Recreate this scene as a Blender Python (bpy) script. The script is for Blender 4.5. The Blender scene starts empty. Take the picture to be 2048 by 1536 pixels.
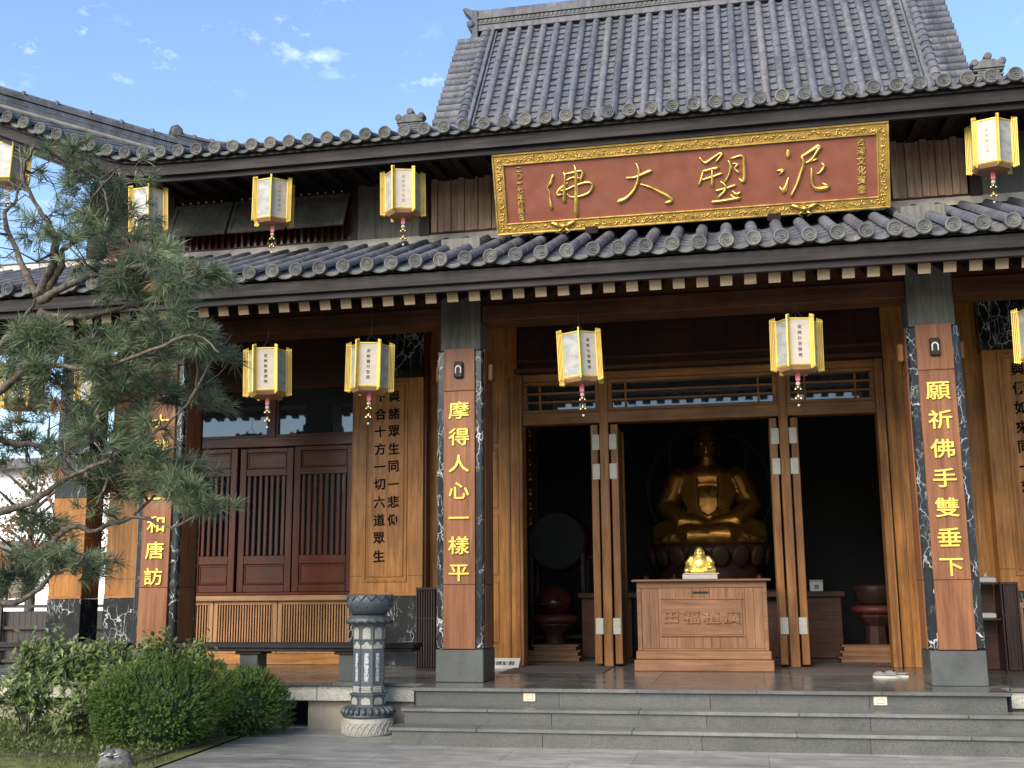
import bpy, bmesh, math, random
from mathutils import Vector, Matrix, Quaternion
R = math.radians
PI = math.pi
random.seed(7)
SC = bpy.context.scene
COL = SC.collection

# ------------------------------------------------------------------ camera
def setup_camera():
    yaw, pitch, roll, f = 0.2015, 0.1812, -0.0085, 2249.0
    cam = bpy.data.cameras.new('camera')
    ob = bpy.data.objects.new('camera', cam)
    COL.objects.link(ob)
    fwd = Vector((-math.sin(yaw)*math.cos(pitch), math.cos(yaw)*math.cos(pitch), math.sin(pitch)))
    right = Vector((math.cos(yaw), math.sin(yaw), 0))
    up = right.cross(fwd)
    r2 = right*math.cos(roll) + up*math.sin(roll)
    u2 = -right*math.sin(roll) + up*math.cos(roll)
    M = Matrix((r2, u2, -fwd)).transposed().to_4x4()
    M.translation = Vector((0.5406, -12.3673, 1.4982))
    ob.matrix_world = M
    cam.sensor_fit = 'HORIZONTAL'
    cam.sensor_width = 36.0
    cam.lens = 36.0*f/2048.0
    cam.clip_start = 0.1
    cam.clip_end = 5000
    SC.camera = ob
setup_camera()

# ------------------------------------------------------------------ sky, sun, exposure
SUN_EL, SUN_AZ = 34.0, 24.0          # degrees above the horizon / to the left of the viewer's back
def setup_light():
    w = bpy.data.worlds.new('World'); SC.world = w; w.use_nodes = True
    nt = w.node_tree; N = nt.nodes; L = nt.links
    for n in list(N): N.remove(n)
    out = N.new('ShaderNodeOutputWorld'); bg = N.new('ShaderNodeBackground')
    sky = N.new('ShaderNodeTexSky'); sky.sky_type = 'NISHITA'; sky.sun_disc = False
    sky.sun_elevation = R(SUN_EL); sky.sun_rotation = R(180 + SUN_AZ)
    sky.altitude = 100; sky.air_density = 1.0; sky.dust_density = 0.15; sky.ozone_density = 2.4
    tc = N.new('ShaderNodeTexCoord')
    sep = N.new('ShaderNodeSeparateXYZ'); L.new(tc.outputs['Generated'], sep.inputs[0])
    # small scattered fair-weather clouds
    mp = N.new('ShaderNodeMapping'); mp.inputs['Scale'].default_value = (1.0, 1.0, 2.0)
    L.new(tc.outputs['Generated'], mp.inputs[0])
    n1 = N.new('ShaderNodeTexNoise'); n1.inputs['Scale'].default_value = 22; n1.inputs['Detail'].default_value = 7
    n1.inputs['Roughness'].default_value = 0.62
    n2 = N.new('ShaderNodeTexNoise'); n2.inputs['Scale'].default_value = 5.0; n2.inputs['Detail'].default_value = 2
    L.new(mp.outputs[0], n1.inputs['Vector']); L.new(mp.outputs[0], n2.inputs['Vector'])
    r1 = N.new('ShaderNodeValToRGB'); r1.color_ramp.elements[0].position = 0.555; r1.color_ramp.elements[1].position = 0.80
    r2 = N.new('ShaderNodeValToRGB'); r2.color_ramp.elements[0].position = 0.52; r2.color_ramp.elements[1].position = 0.62
    L.new(n1.outputs['Fac'], r1.inputs[0]); L.new(n2.outputs['Fac'], r2.inputs[0])
    mul = N.new('ShaderNodeMath'); mul.operation = 'MULTIPLY'
    L.new(r1.outputs[0], mul.inputs[0]); L.new(r2.outputs[0], mul.inputs[1])
    m3 = N.new('ShaderNodeMath'); m3.operation = 'MULTIPLY'; m3.inputs[1].default_value = 0.85
    L.new(mul.outputs[0], m3.inputs[0])
    mix = N.new('ShaderNodeMix'); mix.data_type = 'RGBA'
    L.new(m3.outputs[0], mix.inputs[0]); L.new(sky.outputs[0], mix.inputs[6])
    mix.inputs[7].default_value = (6.0, 6.6, 7.4, 1)
    L.new(mix.outputs[2], bg.inputs[0]); bg.inputs[1].default_value = 0.092
    L.new(bg.outputs[0], out.inputs[0])
    s = bpy.data.lights.new('sun', 'SUN'); s.energy = 2.6; s.angle = R(48); s.color = (1.0, 0.91, 0.78)
    o = bpy.data.objects.new('sun', s); COL.objects.link(o)
    el, az = R(SUN_EL), R(SUN_AZ)
    d = Vector((-math.sin(az)*math.cos(el), -math.cos(az)*math.cos(el), math.sin(el)))
    o.rotation_euler = d.to_track_quat('Z', 'Y').to_euler()
    o.location = d*30
    v = SC.view_settings
    v.view_transform = 'Standard'; v.look = 'None'; v.gamma = 1.0; v.use_curve_mapping = False
    v.exposure = 1.75
setup_light()
SC.render.engine = 'CYCLES'
SC.cycles.max_bounces = 6; SC.cycles.diffuse_bounces = 3; SC.cycles.glossy_bounces = 3
SC.cycles.transmission_bounces = 3; SC.cycles.transparent_max_bounces = 6
SC.cycles.use_denoising = True

# ------------------------------------------------------------------ materials
MATS = {}
class NT:
    def __init__(s, name, rough=0.5, metal=0.0, spec=0.5):
        m = bpy.data.materials.new(name); m.use_nodes = True
        s.m = m; s.N = m.node_tree.nodes; s.L = m.node_tree.links
        s.b = s.N['Principled BSDF']
        s.b.inputs['Roughness'].default_value = rough; s.b.inputs['Metallic'].default_value = metal
        s.b.inputs['Specular IOR Level'].default_value = spec
        tc = s.N.new('ShaderNodeTexCoord'); s.obj = tc.outputs['Object']
        MATS[name] = m
    def map(s, sc=(1, 1, 1), src=None, loc=(0, 0, 0)):
        n = s.N.new('ShaderNodeMapping'); n.inputs['Scale'].default_value = sc; n.inputs['Location'].default_value = loc
        s.L.new(src or s.obj, n.inputs[0]); return n.outputs[0]
    def world(s, sc=(1, 1, 1)):
        g = s.N.new('ShaderNodeNewGeometry'); return s.map(sc, g.outputs['Position'])
    def noise(s, vec, scale, detail=4, rough=0.55, dist=0.0):
        n = s.N.new('ShaderNodeTexNoise'); n.inputs['Scale'].default_value = scale; n.inputs['Detail'].default_value = detail
        n.inputs['Roughness'].default_value = rough; n.inputs['Distortion'].default_value = dist
        s.L.new(vec, n.inputs['Vector']); return n
    def ramp(s, fac, stops):
        r = s.N.new('ShaderNodeValToRGB'); cr = r.color_ramp
        while len(cr.elements) < len(stops): cr.elements.new(0.5)
        for e, (p, c) in zip(cr.elements, stops):
            e.position = p; e.color = (c[0], c[1], c[2], 1) if hasattr(c, '__len__') else (c, c, c, 1)
        s.L.new(fac, r.inputs[0]); return r.outputs[0]
    def mix(s, fac, a, b, mode='MIX'):
        m = s.N.new('ShaderNodeMix'); m.data_type = 'RGBA'; m.blend_type = mode
        for sock, v in ((m.inputs[0], fac), (m.inputs[6], a), (m.inputs[7], b)):
            if hasattr(v, 'is_output'): s.L.new(v, sock)
            elif hasattr(v, '__len__'): sock.default_value = (v[0], v[1], v[2], 1)
            else: sock.default_value = v
        return m.outputs[2]
    def math(s, op, a, b=0.0):
        m = s.N.new('ShaderNodeMath'); m.operation = op
        for sock, v in ((m.inputs[0], a), (m.inputs[1], b)):
            if hasattr(v, 'is_output'): s.L.new(v, sock)
            else: sock.default_value = v
        return m.outputs[0]
    def color(s, c):
        if hasattr(c, 'is_output'): s.L.new(c, s.b.inputs['Base Color'])
        else: s.b.inputs['Base Color'].default_value = (c[0], c[1], c[2], 1)
    def rough(s, v): s.L.new(v, s.b.inputs['Roughness'])
    def bump(s, h, strength=0.3, dist=0.01):
        b = s.N.new('ShaderNodeBump'); b.inputs['Strength'].default_value = strength; b.inputs['Distance'].default_value = dist
        s.L.new(h, b.inputs['Height']); s.L.new(b.outputs[0], s.b.inputs['Normal'])
    def objrand(s):
        n = s.N.new('ShaderNodeObjectInfo'); return n.outputs['Random']

def plain(name, c, rough=0.5, metal=0.0, spec=0.5, var=0.12, scale=6.0):
    t = NT(name, rough, metal, spec)
    n = t.noise(t.world(), scale, 5)
    k = t.ramp(n.outputs['Fac'], [(0.3, tuple(x*(1-var) for x in c)), (0.7, tuple(min(1, x*(1+var)) for x in c))])
    t.color(k)
    rr = t.ramp(n.outputs['Fac'], [(0.3, max(0, rough-0.06)), (0.7, min(1, rough+0.08))]); t.rough(rr)
    return t.m

def wood(name, dark, light, rough=0.4, axis='z', spec=0.2, scale=1.0, blotch=0.35):
    t = NT(name, rough, 0, spec)
    st = {'z': (14, 14, 0.8), 'x': (0.8, 14, 14), 'y': (14, 0.8, 14)}[axis]
    st = tuple(v*scale for v in st)
    w = t.world(st)
    # every board keeps its own offset in the grain
    r = t.objrand(); cmb = t.N.new('ShaderNodeCombineXYZ')
    k = t.math('MULTIPLY', r, 37.0); t.L.new(k, cmb.inputs[0]); t.L.new(k, cmb.inputs[1])
    add = t.N.new('ShaderNodeVectorMath'); add.operation = 'ADD'
    t.L.new(w, add.inputs[0]); t.L.new(cmb.outputs[0], add.inputs[1])
    g = t.noise(add.outputs[0], 1.6, 8, 0.62, 0.6)
    fine = t.noise(add.outputs[0], 7.0, 3, 0.5)
    big = t.noise(t.world((1.3, 1.3, 0.7)), 1.6, 3)
    base = t.ramp(g.outputs['Fac'], [(0.28, dark), (0.5, tuple((a+b)/2 for a, b in zip(dark, light))), (0.72, light)])
    f2 = t.ramp(fine.outputs['Fac'], [(0.35, 0.82), (0.6, 1.0)])
    c = t.mix(1.0, base, f2, 'MULTIPLY')
    b2 = t.ramp(big.outputs['Fac'], [(0.35, 1-blotch), (0.65, 1.0)])
    c = t.mix(1.0, c, b2, 'MULTIPLY')
    rv = t.ramp(r, [(0.0, 0.86), (1.0, 1.06)])
    c = t.mix(1.0, c, rv, 'MULTIPLY')
    t.color(c)
    t.rough(t.ramp(g.outputs['Fac'], [(0.3, rough+0.12), (0.7, rough-0.04)]))
    t.bump(fine.outputs['Fac'], 0.12, 0.003)
    return t.m

def tile_mat(name, c, moss=0.0):
    t = NT(name, 0.7, 0, 0.3)
    w = t.world()
    a = t.noise(w, 9, 6, 0.65); b = t.noise(w, 45, 4); d = t.noise(w, 2.2, 3)
    k = t.ramp(a.outputs['Fac'], [(0.3, tuple(x*0.62 for x in c)), (0.52, c), (0.75, tuple(x*1.3 for x in c))])
    k = t.mix(0.35, k, t.ramp(b.outputs['Fac'], [(0.3, 0.35), (0.7, 1.0)]), 'MULTIPLY')
    rv = t.ramp(t.objrand(), [(0, (0.72, 0.73, 0.78)), (0.35, (0.95, 0.96, 1.0)), (0.8, (1.05, 1.04, 1.04)), (1, (1.30, 1.22, 1.14))])
    k = t.mix(1.0, k, rv, 'MULTIPLY')
    # lichen and soot
    lm = t.ramp(t.noise(w, 26, 6, 0.7).outputs['Fac'], [(0.60, 0), (0.68, 1)])
    lm2 = t.math('MULTIPLY', lm, t.ramp(d.outputs['Fac'], [(0.45, 0), (0.6, 1)]))
    k = t.mix(t.math('MULTIPLY', lm2, 0.55), k, (0.30, 0.31, 0.28))
    sm = t.ramp(t.noise(w, 12, 5, 0.6).outputs['Fac'], [(0.58, 0), (0.66, 1)])
    k = t.mix(t.math('MULTIPLY', sm, 0.45), k, (0.035, 0.035, 0.036))
    sk = t.noise(t.world((7.0, 0.7, 0.7)), 1.5, 5, 0.65)
    k = t.mix(0.85, k, t.ramp(sk.outputs['Fac'], [(0.36, 0.60), (0.55, 1.0), (0.7, 1.14)]), 'MULTIPLY')
    if moss:
        mm = t.ramp(t.noise(w, 7, 6, 0.7).outputs['Fac'], [(0.55, 0), (0.7, 1)])
        k = t.mix(t.math('MULTIPLY', mm, moss), k, (0.13, 0.14, 0.08))
    t.color(k)
    t.rough(t.ramp(a.outputs['Fac'], [(0.3, 0.58), (0.7, 0.82)]))
    t.bump(b.outputs['Fac'], 0.35, 0.004)
    return t.m

def marble(name):
    t = NT(name, 0.25, 0, 0.25)
    off = t.N.new('ShaderNodeCombineXYZ'); r = t.math('MULTIPLY', t.objrand(), 19.0); t.L.new(r, off.inputs[0]); t.L.new(r, off.inputs[2])
    add = t.N.new('ShaderNodeVectorMath'); add.operation = 'ADD'; t.L.new(t.world(), add.inputs[0]); t.L.new(off.outputs[0], add.inputs[1])
    w = add.outputs[0]
    ds = t.noise(w, 3.2, 4, 0.6)
    mp = t.N.new('ShaderNodeMapping'); mp.inputs['Scale'].default_value = (2.4, 2.4, 0.9); mp.inputs['Rotation'].default_value = (0.3, 0.65, 0.2); t.L.new(w, mp.inputs[0])
    m = t.N.new('ShaderNodeVectorMath'); m.operation = 'MULTIPLY_ADD'
    t.L.new(ds.outputs['Color'], m.inputs[0]); m.inputs[1].default_value = (0.55, 0.55, 0.55); t.L.new(mp.outputs[0], m.inputs[2])
    def veins(scale, width, dens):
        v = t.N.new('ShaderNodeTexVoronoi'); v.feature = 'DISTANCE_TO_EDGE'; v.inputs['Scale'].default_value = scale
        t.L.new(m.outputs[0], v.inputs['Vector'])
        k = t.ramp(v.outputs['Distance'], [(0.0, 1), (width, 0)])
        msk = t.ramp(t.noise(w, scale*0.55, 3).outputs['Fac'], [(dens, 0), (dens+0.10, 1)])
        return t.math('MULTIPLY', k, msk)
    a = veins(1.9, 0.020, 0.46); b = veins(4.6, 0.032, 0.49); c = veins(11.0, 0.06, 0.54)
    f = t.math('MAXIMUM', a, t.math('MAXIMUM', t.math('MULTIPLY', b, 0.8), t.math('MULTIPLY', c, 0.22)))
    cl = t.ramp(t.noise(w, 5, 5).outputs['Fac'], [(0.3, (0.004, 0.0045, 0.005)), (0.7, (0.016, 0.017, 0.019))])
    t.color(t.mix(f, cl, (0.55, 0.55, 0.53)))
    return t.m

def stone(name, c, rough=0.5, speck=0.3, scale=120, streak=0.0, spec=0.5):
    t = NT(name, rough, 0, spec)
    w = t.world()
    a = t.noise(w, scale, 2, 0.5); b = t.noise(w, 3.0, 5, 0.6)
    k = t.ramp(a.outputs['Fac'], [(0.35, tuple(x*(1-speck) for x in c)), (0.65, tuple(x*(1+speck) for x in c))])
    k = t.mix(1.0, k, t.ramp(b.outputs['Fac'], [(0.3, 0.78), (0.7, 1.12)]), 'MULTIPLY')
    if streak:
        s = t.noise(t.world((0.6, 5.0, 1)), 2.4, 5, 0.65, 0.8)
        k = t.mix(streak, k, t.ramp(s.outputs['Fac'], [(0.35, 0.45), (0.62, 1.35)]), 'MULTIPLY')
    st = t.ramp(t.noise(w, 1.7, 6, 0.7, 0.5).outputs['Fac'], [(0.56, 0), (0.70, 1)])
    k = t.mix(t.math('MULTIPLY', st, 0.35), k, (c[0]*0.9, c[1]*0.72, c[2]*0.5))
    gr = t.ramp(t.noise(w, 6.5, 6, 0.75).outputs['Fac'], [(0.30, 0.62), (0.46, 1.0)])
    k = t.mix(0.8, k, gr, 'MULTIPLY')
    rv = t.ramp(t.objrand(), [(0, 0.86), (1, 1.12)])
    k = t.mix(1.0, k, rv, 'MULTIPLY')
    t.color(k)
    t.rough(t.ramp(b.outputs['Fac'], [(0.3, max(0.03, rough-0.1)), (0.7, rough+0.12)]))
    t.bump(a.outputs['Fac'], 0.15, 0.002)
    return t.m

def gold(name, c, rough=0.3, metal=1.0, bumpsc=0):
    t = NT(name, rough, metal, 0.5)
    n = t.noise(t.world(), 8, 5)
    t.color(t.ramp(n.outputs['Fac'], [(0.3, tuple(x*0.8 for x in c)), (0.7, tuple(min(1, x*1.1) for x in c))]))
    t.rough(t.ramp(n.outputs['Fac'], [(0.3, rough-0.05), (0.7, rough+0.12)]))
    if bumpsc:
        b = t.noise(t.world(), bumpsc, 4, 0.6); t.bump(b.outputs['Fac'], 0.5, 0.01)
    return t.m

def leaf(name, dark, light, yellow=0.0, rough=0.45, scale=9.0):
    t = NT(name, rough, 0, 0.35)
    n = t.noise(t.world(), scale, 3)
    k = t.ramp(n.outputs['Fac'], [(0.3, dark), (0.7, light)])
    if yellow:
        y = t.ramp(t.noise(t.world(), 31, 1).outputs['Fac'], [(0.66, 0), (0.70, 1)])
        k = t.mix(t.math('MULTIPLY', y, yellow), k, (0.32, 0.27, 0.03))
    t.color(k)
    tr = t.N.new('ShaderNodeBsdfTranslucent'); t.L.new(k, tr.inputs[0])
    ms = t.N.new('ShaderNodeMixShader'); ms.inputs[0].default_value = 0.3
    t.L.new(t.b.outputs[0], ms.inputs[1]); t.L.new(tr.outputs[0], ms.inputs[2])
    t.L.new(ms.outputs[0], t.N['Material Output'].inputs['Surface'])
    return t.m

def paper(name, tint, wash=0.0):
    t = NT(name, 0.35, 0, 0.4)
    n = t.noise(t.map((3, 3, 6)), 2.2, 5, 0.6, 0.6)
    k = t.ramp(n.outputs['Fac'], [(0.3, tuple(x*(1-wash) for x in tint)), (0.62, tint)])
    t.color(k)
    tr = t.N.new('ShaderNodeBsdfTranslucent'); t.L.new(k, tr.inputs[0])
    ms = t.N.new('ShaderNodeMixShader'); ms.inputs[0].default_value = 0.35
    t.L.new(t.b.outputs[0], ms.inputs[1]); t.L.new(tr.outputs[0], ms.inputs[2])
    t.L.new(ms.outputs[0], t.N['Material Output'].inputs['Surface'])
    return t.m

def glass_dark(name, tint=(0.02, 0.022, 0.024), rough=0.03):
    t = NT(name, rough, 0, 0.8); t.color(tint)
    t.b.inputs['Coat Weight'].default_value = 0.6; t.b.inputs['Coat Roughness'].default_value = 0.02
    n = t.noise(t.world(), 1.5, 2); t.bump(n.outputs['Fac'], 0.03, 0.05)
    return t.m

tile_mat('tile', (0.104, 0.107, 0.122)); tile_mat('tile_end', (0.115, 0.113, 0.106), 0.35)
plain('plaster', (0.40, 0.36, 0.30), 0.8, var=0.25, scale=9)
wood('fascia_wood', (0.013, 0.010, 0.010), (0.036, 0.028, 0.027), 0.6, 'x', blotch=0.4)
wood('dark_wood_x', (0.028, 0.011, 0.007), (0.070, 0.028, 0.018), 0.45, 'x')
wood('beam_wood', (0.060, 0.022, 0.011), (0.165, 0.066, 0.032), 0.42, 'x')
wood('dark_wood', (0.020, 0.011, 0.009), (0.050, 0.027, 0.021), 0.45, 'z')
wood('soffit_wood', (0.012, 0.008, 0.008), (0.030, 0.019, 0.017), 0.5, 'y')
wood('honey_wood', (0.23, 0.082, 0.016), (0.55, 0.240, 0.060), 0.36, 'z', blotch=0.42)
wood('honey_wood_x', (0.24, 0.09, 0.02), (0.54, 0.245, 0.066), 0.36, 'x', blotch=0.3)
wood('frame_wood', (0.16, 0.060, 0.016), (0.38, 0.168, 0.052), 0.36, 'z', blotch=0.4)
wood('frame_wood_x', (0.16, 0.060, 0.016), (0.38, 0.168, 0.052), 0.36, 'x', blotch=0.35)
wood('rosewood', (0.050, 0.010, 0.004), (0.135, 0.030, 0.010), 0.26, 'z', blotch=0.3)
wood('rosewood_x', (0.050, 0.010, 0.004), (0.135, 0.030, 0.010), 0.26, 'x', blotch=0.3)
wood('pale_wood', (0.30, 0.135, 0.050), (0.54, 0.29, 0.13), 0.42, 'z', blotch=0.25)
wood('pale_wood_x', (0.30, 0.145, 0.062), (0.52, 0.30, 0.15), 0.42, 'x', blotch=0.25)
wood('box_wood', (0.145, 0.064, 0.029), (0.28, 0.142, 0.072), 0.45, 'z', blotch=0.22)
wood('box_wood_x', (0.145, 0.064, 0.029), (0.28, 0.142, 0.072), 0.45, 'x', blotch=0.22)
wood('batten_wood', (0.34, 0.20, 0.125), (0.58, 0.39, 0.27), 0.55, 'z', blotch=0.2)
wood('grey_wood', (0.075, 0.068, 0.058), (0.17, 0.155, 0.13), 0.55, 'z', blotch=0.3)
wood('plate_wood', (0.14, 0.050, 0.020), (0.28, 0.118, 0.054), 0.42, 'z', blotch=0.22, scale=0.7)
wood('rafter_pale', (0.28, 0.19, 0.11), (0.46, 0.33, 0.21), 0.55, 'x', blotch=0.2)
wood('altar_wood', (0.045, 0.020, 0.013), (0.095, 0.045, 0.03), 0.4, 'x')
marble('vein_marble')
stone('granite_dark', (0.055, 0.057, 0.053), 0.34, 0.22, 90)
stone('granite_floor', (0.085, 0.083, 0.077), 0.20, 0.2, 90, 0.25)
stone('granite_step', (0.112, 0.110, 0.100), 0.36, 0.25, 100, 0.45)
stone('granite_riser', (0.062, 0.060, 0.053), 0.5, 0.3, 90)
stone('granite_pale', (0.36, 0.34, 0.28), 0.6, 0.35, 110)
stone('paving_stone', (0.245, 0.240, 0.222), 0.42, 0.18, 110, 0.6)
stone('joint_dark', (0.09, 0.088, 0.082), 0.8)
stone('render_tan', (0.25, 0.215, 0.16), 0.8, 0.12, 60)
stone('bluestone', (0.065, 0.072, 0.078), 0.42, 0.16, 120)
stone('pale_relief', (0.36, 0.34, 0.27), 0.6, 0.22, 70)
stone('rock_stone', (0.12, 0.115, 0.11), 0.8, 0.4, 22)
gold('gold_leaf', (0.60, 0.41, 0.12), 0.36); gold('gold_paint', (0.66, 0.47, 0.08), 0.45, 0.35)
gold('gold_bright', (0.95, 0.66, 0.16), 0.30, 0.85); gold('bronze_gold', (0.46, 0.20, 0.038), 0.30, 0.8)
gold('gold_relief', (0.36, 0.22, 0.05), 0.45, 0.8, 60)
gold('lantern_gold', (0.56, 0.385, 0.075), 0.42, 0.45); gold('brass', (0.55, 0.42, 0.2), 0.25, 1.0)
gold('steel', (0.34, 0.32, 0.27), 0.5, 0.3)
plain('plaque_red', (0.165, 0.048, 0.024), 0.4, var=0.1)
plain('ink', (0.0035, 0.003, 0.003), 0.8, spec=0.1); plain('white_paint', (0.62, 0.62, 0.58), 0.6)
plain('ink_faint', (0.20, 0.18, 0.16), 0.5)
plain('pink_tag', (0.62, 0.12, 0.14), 0.5); plain('deep_red', (0.07, 0.010, 0.007), 0.35)
plain('cream_plastic', (0.46, 0.41, 0.28), 0.5); plain('mat_brown', (0.055, 0.040, 0.032), 0.9, var=0.3, scale=60)
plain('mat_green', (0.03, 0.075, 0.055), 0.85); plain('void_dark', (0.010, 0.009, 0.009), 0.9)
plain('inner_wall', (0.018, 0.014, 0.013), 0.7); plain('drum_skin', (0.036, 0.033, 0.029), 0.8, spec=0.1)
plain('sign_grey', (0.42, 0.40, 0.36), 0.6); plain('cord_dark', (0.02, 0.02, 0.02), 0.6)
plain('shoe_grey', (0.13, 0.13, 0.12), 0.8); plain('sole_pale', (0.34, 0.32, 0.28), 0.7)
plain('white_wall', (0.80, 0.79, 0.76), 0.8); plain('fence_wood', (0.030, 0.023, 0.020), 0.7, var=0.3)
plain('melon_green', (0.09, 0.12, 0.03), 0.5, var=0.5, scale=30); plain('fruit_red', (0.085, 0.013, 0.008), 0.6)
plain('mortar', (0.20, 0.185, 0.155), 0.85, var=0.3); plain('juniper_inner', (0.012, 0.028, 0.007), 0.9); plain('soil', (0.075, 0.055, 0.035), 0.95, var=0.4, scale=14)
paper('paper_text', (0.58, 0.50, 0.41), 0.14); paper('paper_art', (0.46, 0.46, 0.43), 0.42)
glass_dark('dark_glass')
leaf('pine_needle', (0.055, 0.085, 0.055), (0.170, 0.205, 0.100), scale=3.0)
leaf('juniper', (0.034, 0.070, 0.012), (0.135, 0.195, 0.036), scale=7)
leaf('broad_leaf', (0.035, 0.065, 0.020), (0.155, 0.200, 0.060), 0.85, 0.35)
leaf('grass_leaf', (0.045, 0.075, 0.018), (0.15, 0.18, 0.05), 0.2)
leaf('far_leaf', (0.04, 0.05, 0.025), (0.13, 0.13, 0.07))
leaf('dead_needle', (0.22, 0.10, 0.04), (0.32, 0.17, 0.07))
def bark_mat():
    t = NT('bark', 0.85, 0, 0.3)
    w = t.world()
    a = t.noise(w, 18, 6, 0.7); b = t.noise(w, 5, 3)
    k = t.ramp(a.outputs['Fac'], [(0.35, (0.035, 0.026, 0.022)), (0.56, (0.105, 0.082, 0.066)), (0.78, (0.27, 0.24, 0.20))])
    k = t.mix(t.ramp(b.outputs['Fac'], [(0.5, 0), (0.7, 0.4)]), k, (0.12, 0.12, 0.07))
    t.color(k); t.bump(a.outputs['Fac'], 0.8, 0.02)
bark_mat()
def lawn_mat():
    t = NT('lawn', 0.9, 0, 0.2)
    w = t.world(); a = t.noise(w, 9, 6, 0.7); b = t.noise(w, 1.1, 3)
    k = t.ramp(a.outputs['Fac'], [(0.3, (0.06, 0.075, 0.02)), (0.6, (0.15, 0.16, 0.055)), (0.75, (0.24, 0.21, 0.10))])
    k = t.mix(t.ramp(b.outputs['Fac'], [(0.4, 0), (0.7, 0.5)]), k, (0.09, 0.07, 0.04))
    t.color(k); t.bump(a.outputs['Fac'], 0.6, 0.03)
lawn_mat()
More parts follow.
